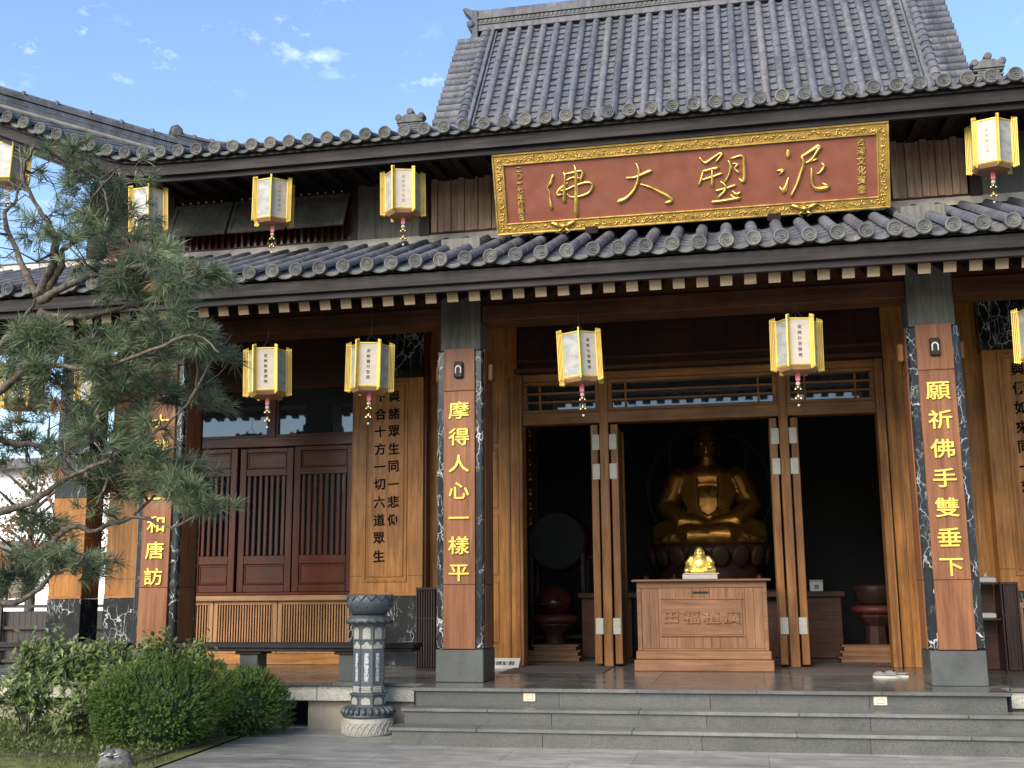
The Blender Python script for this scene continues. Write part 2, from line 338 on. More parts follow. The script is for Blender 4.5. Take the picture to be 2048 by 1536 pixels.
# ------------------------------------------------------------------ mesh helpers
ORG = {}
class MB:
    def __init__(s): s.v = []; s.f = []; s.m = []; s.sm = []
    def add(s, vs, fs, mi=0, smooth=False, M=None):
        o = len(s.v)
        s.v += [tuple(M @ Vector(v)) if M is not None else tuple(v) for v in vs]
        s.f += [tuple(i+o for i in f) for f in fs]; s.m += [mi]*len(fs); s.sm += [smooth]*len(fs)
        return s
    def box(s, x0, x1, y0, y1, z0, z1, ch=0.0, mi=0, M=None):
        if x1 < x0: x0, x1 = x1, x0
        if y1 < y0: y0, y1 = y1, y0
        if z1 < z0: z0, z1 = z1, z0
        ch = min(ch, 0.45*min(x1-x0, y1-y0, z1-z0))
        if ch <= 0:
            vs = [(x, y, z) for z in (z0, z1) for y in (y0, y1) for x in (x0, x1)]
            fs = [(0, 2, 3, 1), (4, 5, 7, 6), (0, 1, 5, 4), (2, 6, 7, 3), (0, 4, 6, 2), (1, 3, 7, 5)]
            return s.add(vs, fs, mi, False, M)
        c = ((x0+x1)/2, (y0+y1)/2, (z0+z1)/2); h = ((x1-x0)/2, (y1-y0)/2, (z1-z0)/2)
        vs = []; idx = {}
        for sx in (-1, 1):
            for sy in (-1, 1):
                for sz in (-1, 1):
                    sg = (sx, sy, sz)
                    for a in range(3):
                        p = [c[i]+sg[i]*(h[i]-(ch if i != a else 0)) for i in range(3)]
                        idx[(sx, sy, sz, a)] = len(vs); vs.append(tuple(p))
        fs = []
        def q(ids):
            pts = [Vector(vs[i]) for i in ids]
            n = (pts[1]-pts[0]).cross(pts[2]-pts[0]); ce = sum(pts, Vector())/len(pts)
            fs.append(tuple(ids) if n.dot(ce-Vector(c)) > 0 else tuple(reversed(ids)))
        for a in range(3):
            b, d = (a+1) % 3, (a+2) % 3
            for sa in (-1, 1):
                ids = []
                for sb, sd in ((-1, -1), (1, -1), (1, 1), (-1, 1)):
                    k = [0, 0, 0]; k[a] = sa; k[b] = sb; k[d] = sd
                    ids.append(idx[(k[0], k[1], k[2], a)])
                q(ids)
            for sb in (-1, 1):
                for sd in (-1, 1):
                    ids = []
                    for sa, ax in ((-1, b), (1, b), (1, d), (-1, d)):
                        k = [0, 0, 0]; k[a] = sa; k[b] = sb; k[d] = sd
                        ids.append(idx[(k[0], k[1], k[2], ax)])
                    q(ids)
        for sx in (-1, 1):
            for sy in (-1, 1):
                for sz in (-1, 1): q([idx[(sx, sy, sz, a)] for a in range(3)])
        return s.add(vs, fs, mi, False, M)
    def extrude(s, poly, a, b, axis='y', mi=0, smooth=False, M=None):
        # poly: list of 2D points; axis y -> (x,z), x -> (y,z), z -> (x,y)
        n = len(poly)
        def P(p, t): return {'y': (p[0], t, p[1]), 'x': (t, p[0], p[1]), 'z': (p[0], p[1], t)}[axis]
        vs = [P(p, a) for p in poly]+[P(p, b) for p in poly]
        fs = [tuple(range(n)), tuple(reversed(range(n, 2*n)))]
        s.add(vs, fs, mi, False, M)
        o = len(s.v)-2*n
        for i in range(n):
            j = (i+1) % n
            s.f.append((o+i, o+n+i, o+n+j, o+j)); s.m.append(mi); s.sm.append(smooth)
        return s
    def lathe(s, prof, n=16, M=None, mi=0, smooth=True, a0=0.0, a1=2*PI, closed=True):
        vs = []; fs = []
        m = n if closed else n+1
        for r, z in prof:
            for i in range(m):
                a = a0+(a1-a0)*i/n; vs.append((r*math.cos(a), r*math.sin(a), z))
        for k in range(len(prof)-1):
            for i in range(n):
                j = (i+1) % m if closed else i+1
                fs.append((k*m+i, k*m+j, (k+1)*m+j, (k+1)*m+i))
        if closed:
            if prof[0][0] > 1e-5: fs.append(tuple(reversed(range(m))))
            if prof[-1][0] > 1e-5: fs.append(tuple(range((len(prof)-1)*m, len(prof)*m)))
        return s.add(vs, fs, mi, smooth, M)
    def tube(s, path, rad, n=8, mi=0, smooth=True, cap=True, sq=1.0):
        P = [Vector(p) for p in path]
        if not hasattr(rad, '__len__'): rad = [rad]*len(P)
        vs = []; fs = []; ref = None
        for k, p in enumerate(P):
            d = (P[min(k+1, len(P)-1)]-P[max(k-1, 0)])
            if d.length < 1e-9: d = Vector((0, 0, 1))
            d.normalize()
            if ref is None:
                ref = d.orthogonal().normalized()
            ref = (ref-d*ref.dot(d))
            ref = ref.normalized() if ref.length > 1e-6 else d.orthogonal().normalized()
            b = d.cross(ref)
            for i in range(n):
                a = 2*PI*i/n
                vs.append(p+(ref*math.cos(a)+b*math.sin(a)*sq)*rad[k])
        for k in range(len(P)-1):
            for i in range(n):
                j = (i+1) % n
                fs.append((k*n+i, k*n+j, (k+1)*n+j, (k+1)*n+i))
        if cap:
            fs.append(tuple(reversed(range(n)))); fs.append(tuple(range((len(P)-1)*n, len(P)*n)))
        return s.add(vs, fs, mi, smooth)
    def mesh(s, name, mat, off=(0, 0, 0)):
        me = bpy.data.meshes.new(name)
        ox, oy, oz = off
        me.from_pydata([(v[0]-ox, v[1]-oy, v[2]-oz) for v in s.v], [], s.f)
        for m in (mat if isinstance(mat, (list, tuple)) else [mat]): me.materials.append(MATS[m])
        me.polygons.foreach_set('material_index', s.m); me.polygons.foreach_set('use_smooth', s.sm)
        me.update(); return me
    def build(s, name, mat, parent=None, loc=None, local=False):
        if parent is not None and not local: off = ORG[parent.name]
        elif parent is not None: off = (0, 0, 0)
        else: off = loc or (0, 0, 0)
        if local: off = (0, 0, 0)
        o = bpy.data.objects.new(name, s.mesh(name, mat, off)); COL.objects.link(o)
        if parent is not None:
            o.parent = parent; ORG[o.name] = ORG[parent.name]
        else:
            o.location = loc or (0, 0, 0); ORG[o.name] = Vector(loc or (0, 0, 0))
        return o

def tag(o, label=None, cat=None, group=None, kind=None):
    if label: o['label'] = label
    if cat: o['category'] = cat
    if group: o['group'] = group
    if kind: o['kind'] = kind
    return o
def thing(name, label, cat, loc=(0, 0, 0), group=None, rz=0.0):
    o = bpy.data.objects.new(name, None); COL.objects.link(o); o.empty_display_size = 0.2
    o.location = loc; o.rotation_euler = (0, 0, rz); ORG[o.name] = Vector(loc)
    return tag(o, label, cat, group)
def inst(me, name, parent, loc, rot=(0, 0, 0), scale=(1, 1, 1)):
    o = bpy.data.objects.new(name, me); COL.objects.link(o); o.parent = parent
    O = ORG[parent.name]
    o.location = (loc[0]-O[0], loc[1]-O[1], loc[2]-O[2]); o.rotation_euler = rot; o.scale = scale
    ORG[o.name] = ORG[parent.name]
    return o
def part_box(name, mat, parent, x0, x1, y0, y1, z0, z1, ch=0.004):
    return MB().box(x0, x1, y0, y1, z0, z1, ch).build(name, mat, parent)
def copy_tree(o, parent=None):
    c = o.copy(); COL.objects.link(c); c.parent = parent
    ORG[c.name] = ORG[o.name]
    for ch in list(o.children): copy_tree(ch, c)
    return c

# ------------------------------------------------------------------ lettering
TXT = {}
def text_mesh(body, size, mat, extrude=0.0, bevel=0.0, bold=0.0, line=1.0, sx=1.0):
    key = (body, size, mat, extrude, bevel, bold, line, sx)
    if key in TXT: return TXT[key]
    c = bpy.data.curves.new('lettering', 'FONT'); c.body = body; c.size = size
    c.align_x = 'CENTER'; c.align_y = 'CENTER'; c.extrude = extrude; c.bevel_depth = bevel; c.bevel_resolution = 0
    c.offset = bold; c.space_line = line; c.resolution_u = 3
    o = bpy.data.objects.new('tmp', c); COL.objects.link(o)
    dg = bpy.context.evaluated_depsgraph_get()
    me = bpy.data.meshes.new_from_object(o.evaluated_get(dg))
    bpy.data.objects.remove(o); bpy.data.curves.remove(c)
    # centre, stand upright facing -y
    xs = [v.co.x for v in me.vertices] or [0]; ys = [v.co.y for v in me.vertices] or [0]
    cx, cy = (min(xs)+max(xs))/2, (min(ys)+max(ys))/2
    for v in me.vertices:
        x, y, z = v.co; v.co = ((x-cx)*sx, -z, y-cy)
    me.name = 'lettering'; me.materials.clear(); me.materials.append(MATS[mat])
    TXT[key] = me
    return me
def put_text(name, body, size, mat, parent, loc, **k):
    return inst(text_mesh(body, size, mat, **k), name, parent, loc)

# ------------------------------------------------------------------ ground
F = 0.506           # porch floor
def ground():
    m = MB().box(-400, 400, -400, 400, -0.4, -0.05)
    tag(m.build('ground', 'soil'), kind='structure')
    # the stone court in front of the steps, left edge runs slightly askew
    def edge(y): return -4.80-0.082*(y-0.0)
    m = MB()
    m.extrude([(edge(-60), -60), (60, -60), (60, 1.2), (edge(1.2), 1.2)], -0.06, -0.008, 'z')
    pv = tag(m.build('court_paving', 'joint_dark'), kind='structure')
    W, D, g = 1.18, 0.78, 0.0016
    n = 0
    for r in range(-1, 14):
        y1 = 0.9-r*D; y0 = y1-D
        if y1 > 1.0: y1 = 1.0
        x = edge((y0+y1)/2)
        k = 0
        first = W*(0.5 if r % 2 else 1.0)
        while x < 5.6:
            x1 = x+(first if k == 0 else W)
            if k == 0:
                poly = [(edge(y0), y0+g), (x1-g, y0+g), (x1-g, y1-g), (edge(y1), y1-g)]
            else:
                poly = [(x+g, y0+g), (x1-g, y0+g), (x1-g, y1-g), (x+g, y1-g)]
            MB().extrude(poly, -0.03, random.uniform(-0.0012, 0.0008), 'z').build('paving_slab', 'paving_stone', pv)
            x = x1; k += 1; n += 1
    bed = MB(); bed.extrude([(-16, -2.6), (edge(-2.6)-.25, -2.7), (edge(1.2)-.15, 1.2), (-16, 1.2)], 0.0, 0.030, 'z'); tag(bed.build('garden_bed', 'soil'), kind='structure')
    # garden strip left of the court
    m = MB(); nx, ny = 40, 60; vs = []; fs = []
    for j in range(ny+1):
        y = -14+18*j/ny
        for i in range(nx+1):
            t = i/nx; x1 = edge(y)-0.01; x = -22+(x1+22)*(t**0.5)
            z = 0.012+0.03*math.sin(x*2.1+y*1.3)*math.sin(y*1.7)*min(1, (x1-x)*1.2)
            vs.append((x, y, z))
    for j in range(ny):
        for i in range(nx):
            a = j*(nx+1)+i; fs.append((a, a+1, a+nx+2, a+nx+1))
    m.add(vs, fs, 0, True)
    tag(m.build('lawn', 'lawn'), kind='structure')
ground()

# ------------------------------------------------------------------ the temple hall
HALL = thing('temple_hall', 'two-tiered wooden temple hall with grey tiled roofs and open central doors', 'temple', (0, 2.74, 0))

def disc_mesh(r, name='eave_disc'):
    m = MB()
    # faces -y ; lathe about y axis
    M = Matrix.Rotation(R(90), 4, 'X')
    m.lathe([(r, -0.05), (r, 0.012), (r*0.86, 0.018), (r*0.80, 0.006), (0.001, 0.006)], 20, M)
    for k in range(3):
        pts = []
        for i in range(8):
            t = i/7; a = k*2*PI/3+t*3.6; rr = r*(0.08+0.60*t)
            pts.append((rr*math.cos(a), -0.0085, rr*math.sin(a)))
        m.tube(pts, [r*0.10*(1-0.55*i/7) for i in range(8)], 4, cap=False)
    return m.mesh(name, 'tile_end')
def roll_mesh(r, L, segs=1, name='cover_tile', r2=None, taper=0.93):
    # half round cover tile running along +y from 0 to L, seams every L/segs
    m = MB(); n = 8; r2 = r if r2 is None else r2
    for k in range(segs):
        y0, y1 = L*k/segs, L*(k+1)/segs+0.01
        ra, rb = r, r*taper
        vs = []; fs = []
        for y, rr in ((y0, ra), (y1, rb)):
            for i in range(n+1):
                a = PI*i/n; vs.append((rr*math.cos(a), y, rr*1.05*math.sin(a)))
        for i in range(n): fs.append((i, n+1+i, n+2+i, i+1))
        m.add(vs, fs, 0, True)
        m.add([(ra*math.cos(PI*i/n), y0, ra*1.05*math.sin(PI*i/n)) for i in range(n+1)], [tuple(range(n+1))])
    return m.mesh(name, 'tile')
def pan_mesh(w, L, sag, segs, name='pan_tile', step=0.012):
    m = MB(); n = 5
    for k in range(segs):
        y0, y1 = L*k/segs, L*(k+1)/segs
        vs = []; fs = []
        for y, dz in ((y0, step), (y1, 0.0)):
            for i in range(n+1):
                t = -1+2*i/n; vs.append((w/2*t, y, -sag*(1-t*t)+dz))
        for i in range(n): fs.append((i, i+1, n+2+i, n+1+i))
        m.add(vs, fs, 0, True)
        lo = [(w/2*(-1+2*i/n), y0, -sag*(1-(-1+2*i/n)**2)+step) for i in range(n+1)]
        hi = [(x, y, z-step*1.6) for x, y, z in lo]
        m.add(lo+hi, [(n+1+i, n+2+i, i+1, i) for i in range(n)])
    return m.mesh(name, 'tile')
def lip_mesh(w, name='drip_tile'):
    # crescent-shaped drip tile between two discs
    m = MB(); n = 8; top = []; bot = []
    for i in range(n+1):
        t = -1+2*i/n
        top.append((w/2*t, -0.034*(1-t*t))); bot.append((w/2*t*0.97, -0.030-0.050*(1-t*t)))
    for i in range(n):
        m.extrude([top[i], top[i+1], bot[i+1], bot[i]], -0.012, 0.012, 'y')
    # raised rim along the lower edge
    m.tube([(b[0], -0.014, b[1]+0.006) for b in bot], 0.008, 5)
    return m.mesh(name, 'tile_end')

def lower_roof():
    Y0, Z0, P, X0, S = -1.15, 4.977, 0.27305, 0.2159, 0.414
    YW = 1.20; ang = math.atan(S); cs = math.cos(ang)
    L = (YW-Y0)/cs
    i0, i1 = -40, 20
    xa, xb = X0+(i0-1)*P, X0+(i1+1)*P
    m = MB()
    def zr(y): return Z0+S*(y-Y0)
    m.extrude([(Y0+0.05, zr(Y0+0.05)-0.075), (YW+0.1, zr(YW+0.1)-0.075), (YW+0.1, zr(YW+0.1)-0.16), (Y0+0.05, zr(Y0+0.05)-0.13)], xa, xb, 'x')
    roof = m.build('lower_roof', 'soffit_wood', HALL)
    dm = disc_mesh(0.079); seg = 7
    rm = roll_mesh(0.066, L/seg, 1); pm = pan_mesh(P-0.06, L, 0.035, 8); lm = lip_mesh(P-0.03)
    for i in range(i0, i1+1):
        x = X0+i*P; rx = random.uniform(-1, 1)
        inst(dm, 'eave_disc', roof, (x, Y0-0.03+random.uniform(-.004, .004), Z0), (0, random.uniform(0, 6.28), random.uniform(-.03, .03)))
        vis = -34 <= i <= 7
        for k in range(seg if vis else 1):
            y = Y0+0.02+(YW-Y0)*k/seg
            if vis: inst(rm, 'cover_tile', roof, (x+random.uniform(-.004, .004), y, zr(y)-0.006), (ang, 0, random.uniform(-.008, .008)))
            else: inst(rm, 'cover_tile', roof, (x, y, zr(y)-0.006), (ang, 0, 0), (1, seg, 1))
        if i < i1:
            inst(pm, 'pan_tile', roof, (x+P/2, Y0+0.02, Z0-0.022), (ang, 0, 0))
            inst(lm, 'drip_tile', roof, (x+P/2, Y0+0.012, Z0-0.016), (0, 0, 0))
    # eave boards
    part_box('eave_fascia', 'fascia_wood', HALL, xa, xb, -1.10, -1.05, 4.728, 4.895, 0.006)
    part_box('eave_board', 'fascia_wood', HALL, xa, xb, -1.048, -0.99, 4.655, 4.735, 0.005)
    # plaster weathering where the roof meets the upper wall
    m = MB(); m.extrude([(YW-0.14, zr(YW-0.14)+0.02), (YW+0.02, zr(YW)+0.02), (YW+0.02, zr(YW)+0.10), (YW-0.05, zr(YW)+0.09)], xa, xb, 'x')
    m.build('roof_flashing', 'plaster', HALL)
    m = MB(); m.box(xa, xb, YW-0.03, YW+0.02, zr(YW)+0.10, zr(YW)+0.125, 0.004); m.build('roof_flashing', 'dark_wood_x', HALL)
    # rafters: pale ends under the eave
    m = MB(); Lr = 3.9
    m.box(-0.062, 0.062, 0, Lr, -0.065, 0.065, 0.004)
    m.box(-0.0615, 0.0615, -0.003, 0.004, -0.0645, 0.0645, 0.003, 1)
    rme = m.mesh('rafter', ['soffit_wood', 'rafter_pale'])
    x = -1.718-0.243*34
    while x < 4.9:
        inst(rme, 'rafter', HALL, (x, -0.925, 4.632), (ang, 0, 0)); x += 0.243
lower_roof()

# upper roof ---------------------------------------------------------------
UY, UZ, UP, UX, US = -0.208, 6.894, 0.2437, 0.1903, 0.30
def flare(x):
    d = (-6.4-x) if x < 0 else (x-6.4)
    d -= 0.55
    return 0.42*(math.sqrt(d*d+0.09)+d)/2
def uz(x, y): return UZ+flare(x)+US*(y-UY)
SY0, SZ0, SS = 4.512, 8.31, 1.363
XC = 9.55
def upper_roof():
    ang = math.atan(US); cs = math.cos(ang)
    # deck
    m = MB(); vs = []; fs = []; xs = [-XC+2*XC*i/80 for i in range(81)]
    for x in xs:
        yb = min(SY0, UY+max(0.0, XC-abs(x)))
        for y, dz in ((UY+0.05, -0.07), (max(UY+.06, yb), -0.07), (UY+0.05, -0.13), (max(UY+.06, yb), -0.13)):
            vs.append((x, y, uz(x, y)+dz))
    for i in range(80):
        a = i*4; b = a+4
        fs += [(a, b, b+1, a+1), (a+2, a+3, b+3, b+2), (a, a+2, b+2, b), (a+1, b+1, b+3, a+3)]
    m.add(vs, fs, 0)
    roof = m.build('upper_roof', 'soffit_wood', HALL)
    dm = disc_mesh(0.080); lm = lip_mesh(UP-0.03); pm = pan_mesh(UP-0.05, 1.0, 0.032, 3)
    rm = roll_mesh(0.066, 1.0, 3)
    i0, i1 = int((-XC-UX)/UP), int((XC-UX)/UP)
    for i in range(i0, i1+1):
        x = UX+i*UP; z = uz(x, UY)
        inst(dm, 'eave_disc', roof, (x, UY-0.03, z), (0, random.uniform(0, 6.28), random.uniform(-.03, .03)))
        Lr = max(0.15, (min(SY0, UY+XC-abs(x))-UY)/cs)
        inst(rm, 'cover_tile', roof, (x, UY+0.02, z-0.006), (ang, 0, 0), (1, Lr, 1))
        x2 = x+UP/2; z2 = uz(x2, UY); tl = math.atan((uz(x2+.1, 0)-uz(x2-.1, 0))/.2)
        if abs(x2) < XC:
            inst(pm, 'pan_tile', roof, (x2, UY+0.02, z2-0.02), (ang, -tl, 0), (1, Lr, 1))
            inst(lm, 'drip_tile', roof, (x2, UY+0.012, z2-0.016), (0, -tl, 0))
    # fascia boards follow the sweep of the eave
    def strip(name, mat, y0, y1, za, zb):
        m = MB(); vs = []; fs = []
        for x in xs:
            z = flare(x)
            vs += [(x, y0, za+z), (x, y1, za+z), (x, y1, zb+z), (x, y0, zb+z)]
        for i in range(80):
            a = i*4; b = a+4
            for k in range(4): fs.append((a+k, a+(k+1) % 4, b+(k+1) % 4, b+k))
        fs += [(0, 1, 2, 3), (323, 322, 321, 320)]
        m.add(vs, [tuple(reversed(f)) for f in fs]); m.build(name, mat, HALL)
    strip('eave_fascia', 'fascia_wood', -0.12, -0.06, 6.638, 6.815)
    strip('eave_board', 'fascia_wood', -0.058, 0.0, 6.575, 6.645)
    strip('eave_soffit', 'soffit_wood', 0.0, 1.7, 6.80, 6.83)
    m = MB(); m.box(-0.05, 0.05, 0, 1.6, -0.05, 0.05); rme = m.mesh('rafter', 'soffit_wood')
    x = -9.2
    while x < 6:
        inst(rme, 'rafter', HALL, (x, 0.02, 6.70+flare(x)), (math.atan(0.1), 0, 0)); x += 0.34
    # hip ridges
    for sg in (-1, 1):
        rdg = None
        for tier, (t0, t1, w, h0, h1) in enumerate(((0.35, 5.0, 0.13, -0.04, 0.28), (2.15, 5.0, 0.10, 0.26, 0.38))):
            m = MB(); n = 30; path = []
            for k in range(n+1):
                t = t0+(t1-t0)*k/n; x = -XC+t; y = UY+t; path.append((sg*x, y, uz(x, y)))
            for lay in range(4):
                za = h0+(h1-h0)*lay/4; zb = h0+(h1-h0)*(lay+1)/4-0.012
                ww = w*(1.0 if lay % 2 else 0.88)
                vs = []; fs = []
                for (x, y, z) in path:
                    px, py = ww*0.707, ww*0.707*sg
                    vs += [(x-px, y+py, z+za), (x+px, y-py, z+za), (x+px, y-py, z+zb), (x-px, y+py, z+zb)]
                for k in range(n):
                    a = 4*k; b = a+4
                    for q in range(4): fs.append((a+q, a+(q+1) % 4, b+(q+1) % 4, b+q))
                fs += [(3, 2, 1, 0), (4*n, 4*n+1, 4*n+2, 4*n+3)]
                m.add(vs, fs)
            m.tube([(x, y, z+h1) for x, y, z in path], w*0.55, 8)
            for k in range(0, n, 2):      # seams of the ridge cover tiles
                x, y, z = path[k]; x2, y2, z2 = path[k+1]
                d = Vector((x2-x, y2-y, z2-z)).normalized()*0.02
                m.tube([(x-d.x, y-d.y, z+h1-d.z+.012), (x+d.x, y+d.y, z+h1+d.z+.012)], w*0.66, 8)
            rd = m.build('hip_ridge', 'tile', roof)
            # demon-tile end of the tier
            x, y, z = path[0]
            m = MB(); M = Matrix.Translation((x, y, z)) @ Matrix.Rotation(R(45*sg), 4, 'Z')
            m.extrude([(-w*1.2, h0), (w*1.2, h0), (w*1.25, h1*0.8), (w*0.8, h1+0.10), (0, h1+0.15), (-w*0.8, h1+0.10), (-w*1.25, h1*0.8)], -0.05, 0.03, 'y', M=M)
            m.lathe([(w*0.8, -0.03), (w*0.8, 0.02), (w*0.6, 0.03), (0.001, 0.02)], 14, M @ Matrix.Translation((0, -0.05, h1+0.03)) @ Matrix.Rotation(R(90), 4, 'X'))
            m.build('ridge_end_tile', 'tile_end', roof)
        m = MB(); pl = []
        for k in range(31):     # lime mortar bed under the ridge
            t = 0.35+4.6*k/30; x = -XC+t; y = UY+t; pl.append((sg*x+sg*0.0, y-0.16, uz(x, y)+0.02))
        m.tube(pl, 0.045, 6); m.build('ridge_mortar', 'mortar', roof)
    # three-lobed ornaments on the hips
    for sx in (-4.42, 4.30):
        y = 4.0; z = uz(sx, y)-0.03
        b = (8.99)
        m = MB()
        base = b-0.30
        for k, (hw, z0, z1) in enumerate(((0.17, -0.12, 0.05), (0.20, 0.05, 0.09), (0.15, 0.09, 0.13), (0.21, 0.13, 0.17))):
            m.box(sx-hw, sx+hw, y-0.08, y+0.12, b-0.28+z0, b-0.28+z1, 0.01)
        m.extrude([(sx-0.22, b-0.11), (sx+0.22, b-0.11), (sx+0.19, b-0.04), (sx+0.07, b+0.02), (sx-0.07, b+0.02), (sx-0.19, b-0.04)], y-0.10, y+0.1, 'y')
        for dx, dz in ((-0.19, -0.02), (0, 0.07), (0.19, -0.02)):
            m.lathe([(0.055, -0.12), (0.055, 0.02), (0.04, 0.03), (0.001, 0.02)], 12, Matrix.Translation((sx+dx, y-0.08, b+dz)) @ Matrix.Rotation(R(90), 4, 'X'))
        m.box(sx-0.12, sx+0.12, y, y+0.9, z-0.05, b-0.14)
        m.build('ridge_ornament', 'tile_end', roof)
    # steep upper part --------------------------------------------------
    sa = math.atan(SS); sc = math.cos(sa); sy1 = 7.33; sl = (sy1-SY0)/sc
    def sp(y): return SZ0+SS*(y-SY0)
    xl, xr = -3.95, 3.86
    m = MB(); m.extrude([(SY0, sp(SY0)-0.06), (sy1, sp(sy1)-0.06), (sy1*2-SY0, sp(SY0)-0.06), (sy1*2-SY0, sp(SY0)-.3), (SY0, sp(SY0)-0.3)], xl-0.2, xr+0.2, 'x')
    main = m.build('main_roof', 'tile', HALL)
    p = 6.98/28; rm = roll_mesh(0.070, sl, 5, taper=0.975)
    for i in range(29):
        inst(rm, 'cover_tile', main, (-3.53+i*p, SY0, sp(SY0)), (sa, 0, random.uniform(-.002, .002)))
    rows = 22; pl = sl/rows
    tm = pan_mesh(p-0.10, pl, 0.018, 1, step=0.03); stuff = MB()
    for i in range(-1, 29):
        for r in range(rows):
            x = -3.53+(i+.5)*p; y = SY0+pl*r*sc; z = sp(y)-0.01
            jit = random.uniform(-.006, .006)
            if 5 <= r < 15 and 0 <= i < 28:
                inst(tm, 'pan_tile', main, (x+jit, y, z), (sa+random.uniform(-.02, .02), 0, random.uniform(-.02, .02)))
            else:
                M = Matrix.Translation((x, y, z)) @ Matrix.Rotation(sa, 4, 'X')
                stuff.add([v.co for v in tm.vertices], [tuple(q.vertices) for q in tm.polygons], 0, False, M)
    tag(stuff.build('pan_tiles', 'tile', main), kind='stuff')
    # verge: descending ridge of overlapping rolls, flat border, and short side rolls
    ch = roll_mesh(0.095, 0.215, 1); srm = MB().tube([(0, 0, 0), (0, 0.02, 0), (0, 0.30, 0), (0, 0.305, 0), (0, 0.62, 0)], [0.085, 0.088, 0.082, 0.088, 0.082], 14).mesh('side_tile', 'tile')
    for sg, xv in ((-1, -3.90), (1, 3.82)):
        n = 22
        for k in range(n):
            y = SY0+(sy1-0.05-SY0)*k/n
            inst(ch, 'verge_tile', main, (xv, y, sp(y)+0.07), (sa-0.05, 0, 0))
        m = MB(); m.box(xv-sg*0.13-0.035, xv-sg*0.13+0.035, 0, sl, -0.06, 0.085, 0.01)
        m.box(xv-sg*0.19-0.02, xv-sg*0.19+0.02, 0, sl, -0.06, 0.03, 0.006); m.box(xv-0.1, xv+0.1, 0, sl, -0.1, 0.05)
        M = Matrix.Translation((0, SY0, sp(SY0))) @ Matrix.Rotation(sa, 4, 'X')
        m.v = [tuple(M @ Vector(v)) for v in m.v]; m.build('verge_border', 'tile', main)
        for k in range(20):
            y = SY0+(sy1-0.15-SY0)*k/20
            inst(srm, 'side_tile', main, (xv+sg*0.52, y, sp(y)+0.03), (0.0, R(8)*sg, sg*R(90)))
        m = MB(); m.box(-0.25, 0.25, 0, sl*0.96, -0.16, -0.02)
        M = Matrix.Translation((xv+sg*0.27, SY0, sp(SY0))) @ Matrix.Rotation(sa, 4, 'X')
        m.v = [tuple(M @ Vector(v)) for v in m.v]; m.build('verge_bed', 'tile', main)
    # main ridge in courses, with a chequered band
    zt = sp(sy1)-0.05; rl, rr = xl-0.12, xr+0.12
    rd = part_box('main_ridge', 'tile', main, rl, rr, sy1-0.13, sy1+0.13, zt, zt+0.12, 0.008)
    part_box('ridge_course', 'tile_end', main, rl, rr, sy1-0.15, sy1+0.15, zt+0.12, zt+0.15)
    part_box('ridge_course', 'tile', main, rl, rr, sy1-0.12, sy1+0.12, zt+0.15, zt+0.24)
    part_box('ridge_course', 'tile_end', main, rl, rr, sy1-0.15, sy1+0.15, zt+0.24, zt+0.275)
    part_box('ridge_course', 'tile', main, rl, rr, sy1-0.125, sy1+0.125, zt+0.275, zt+0.37)
    m = MB(); k = rl+0.05
    while k < rr: m.box(k, k+0.05, sy1-0.135, sy1-0.11, zt+0.165, zt+0.225, 0.004); k += 0.085
    tag(m.build('ridge_band', 'tile_end', main), kind='stuff')
    capm = roll_mesh(0.11, 0.27, 1)
    k = rl
    while k < rr-0.2:
        inst(capm, 'ridge_cap', main, (k, sy1, zt+0.37), (0, 0, -R(90))); k += 0.27
    for sg, x in ((-1, rl), (1, rr)):      # ridge-end ornament with an upturned tip
        m = MB()
        m.extrude([(x, zt-0.42), (x+sg*0.10, zt-0.42), (x+sg*0.16, zt-0.2), (x+sg*0.10, zt), (x+sg*0.20, zt+0.10), (x+sg*0.22, zt+0.2), (x+sg*0.10, zt+0.24), (x+sg*0.14, zt+0.30), (x+sg*0.30, zt+0.48), (x+sg*0.24, zt+0.50), (x+sg*0.1, zt+0.43), (x, zt+0.42)], sy1-0.16, sy1+0.16, 'y')
        m.tube([(x+sg*0.13, sy1-0.17, zt+0.14), (x+sg*0.13, sy1+0.17, zt+0.14)], 0.08, 10)
        m.tube([(x+sg*0.09, sy1-0.17, zt-0.22), (x+sg*0.09, sy1+0.17, zt-0.22)], 0.07, 10)
        m.build('ridge_end_tile', 'tile', main)
upper_roof()
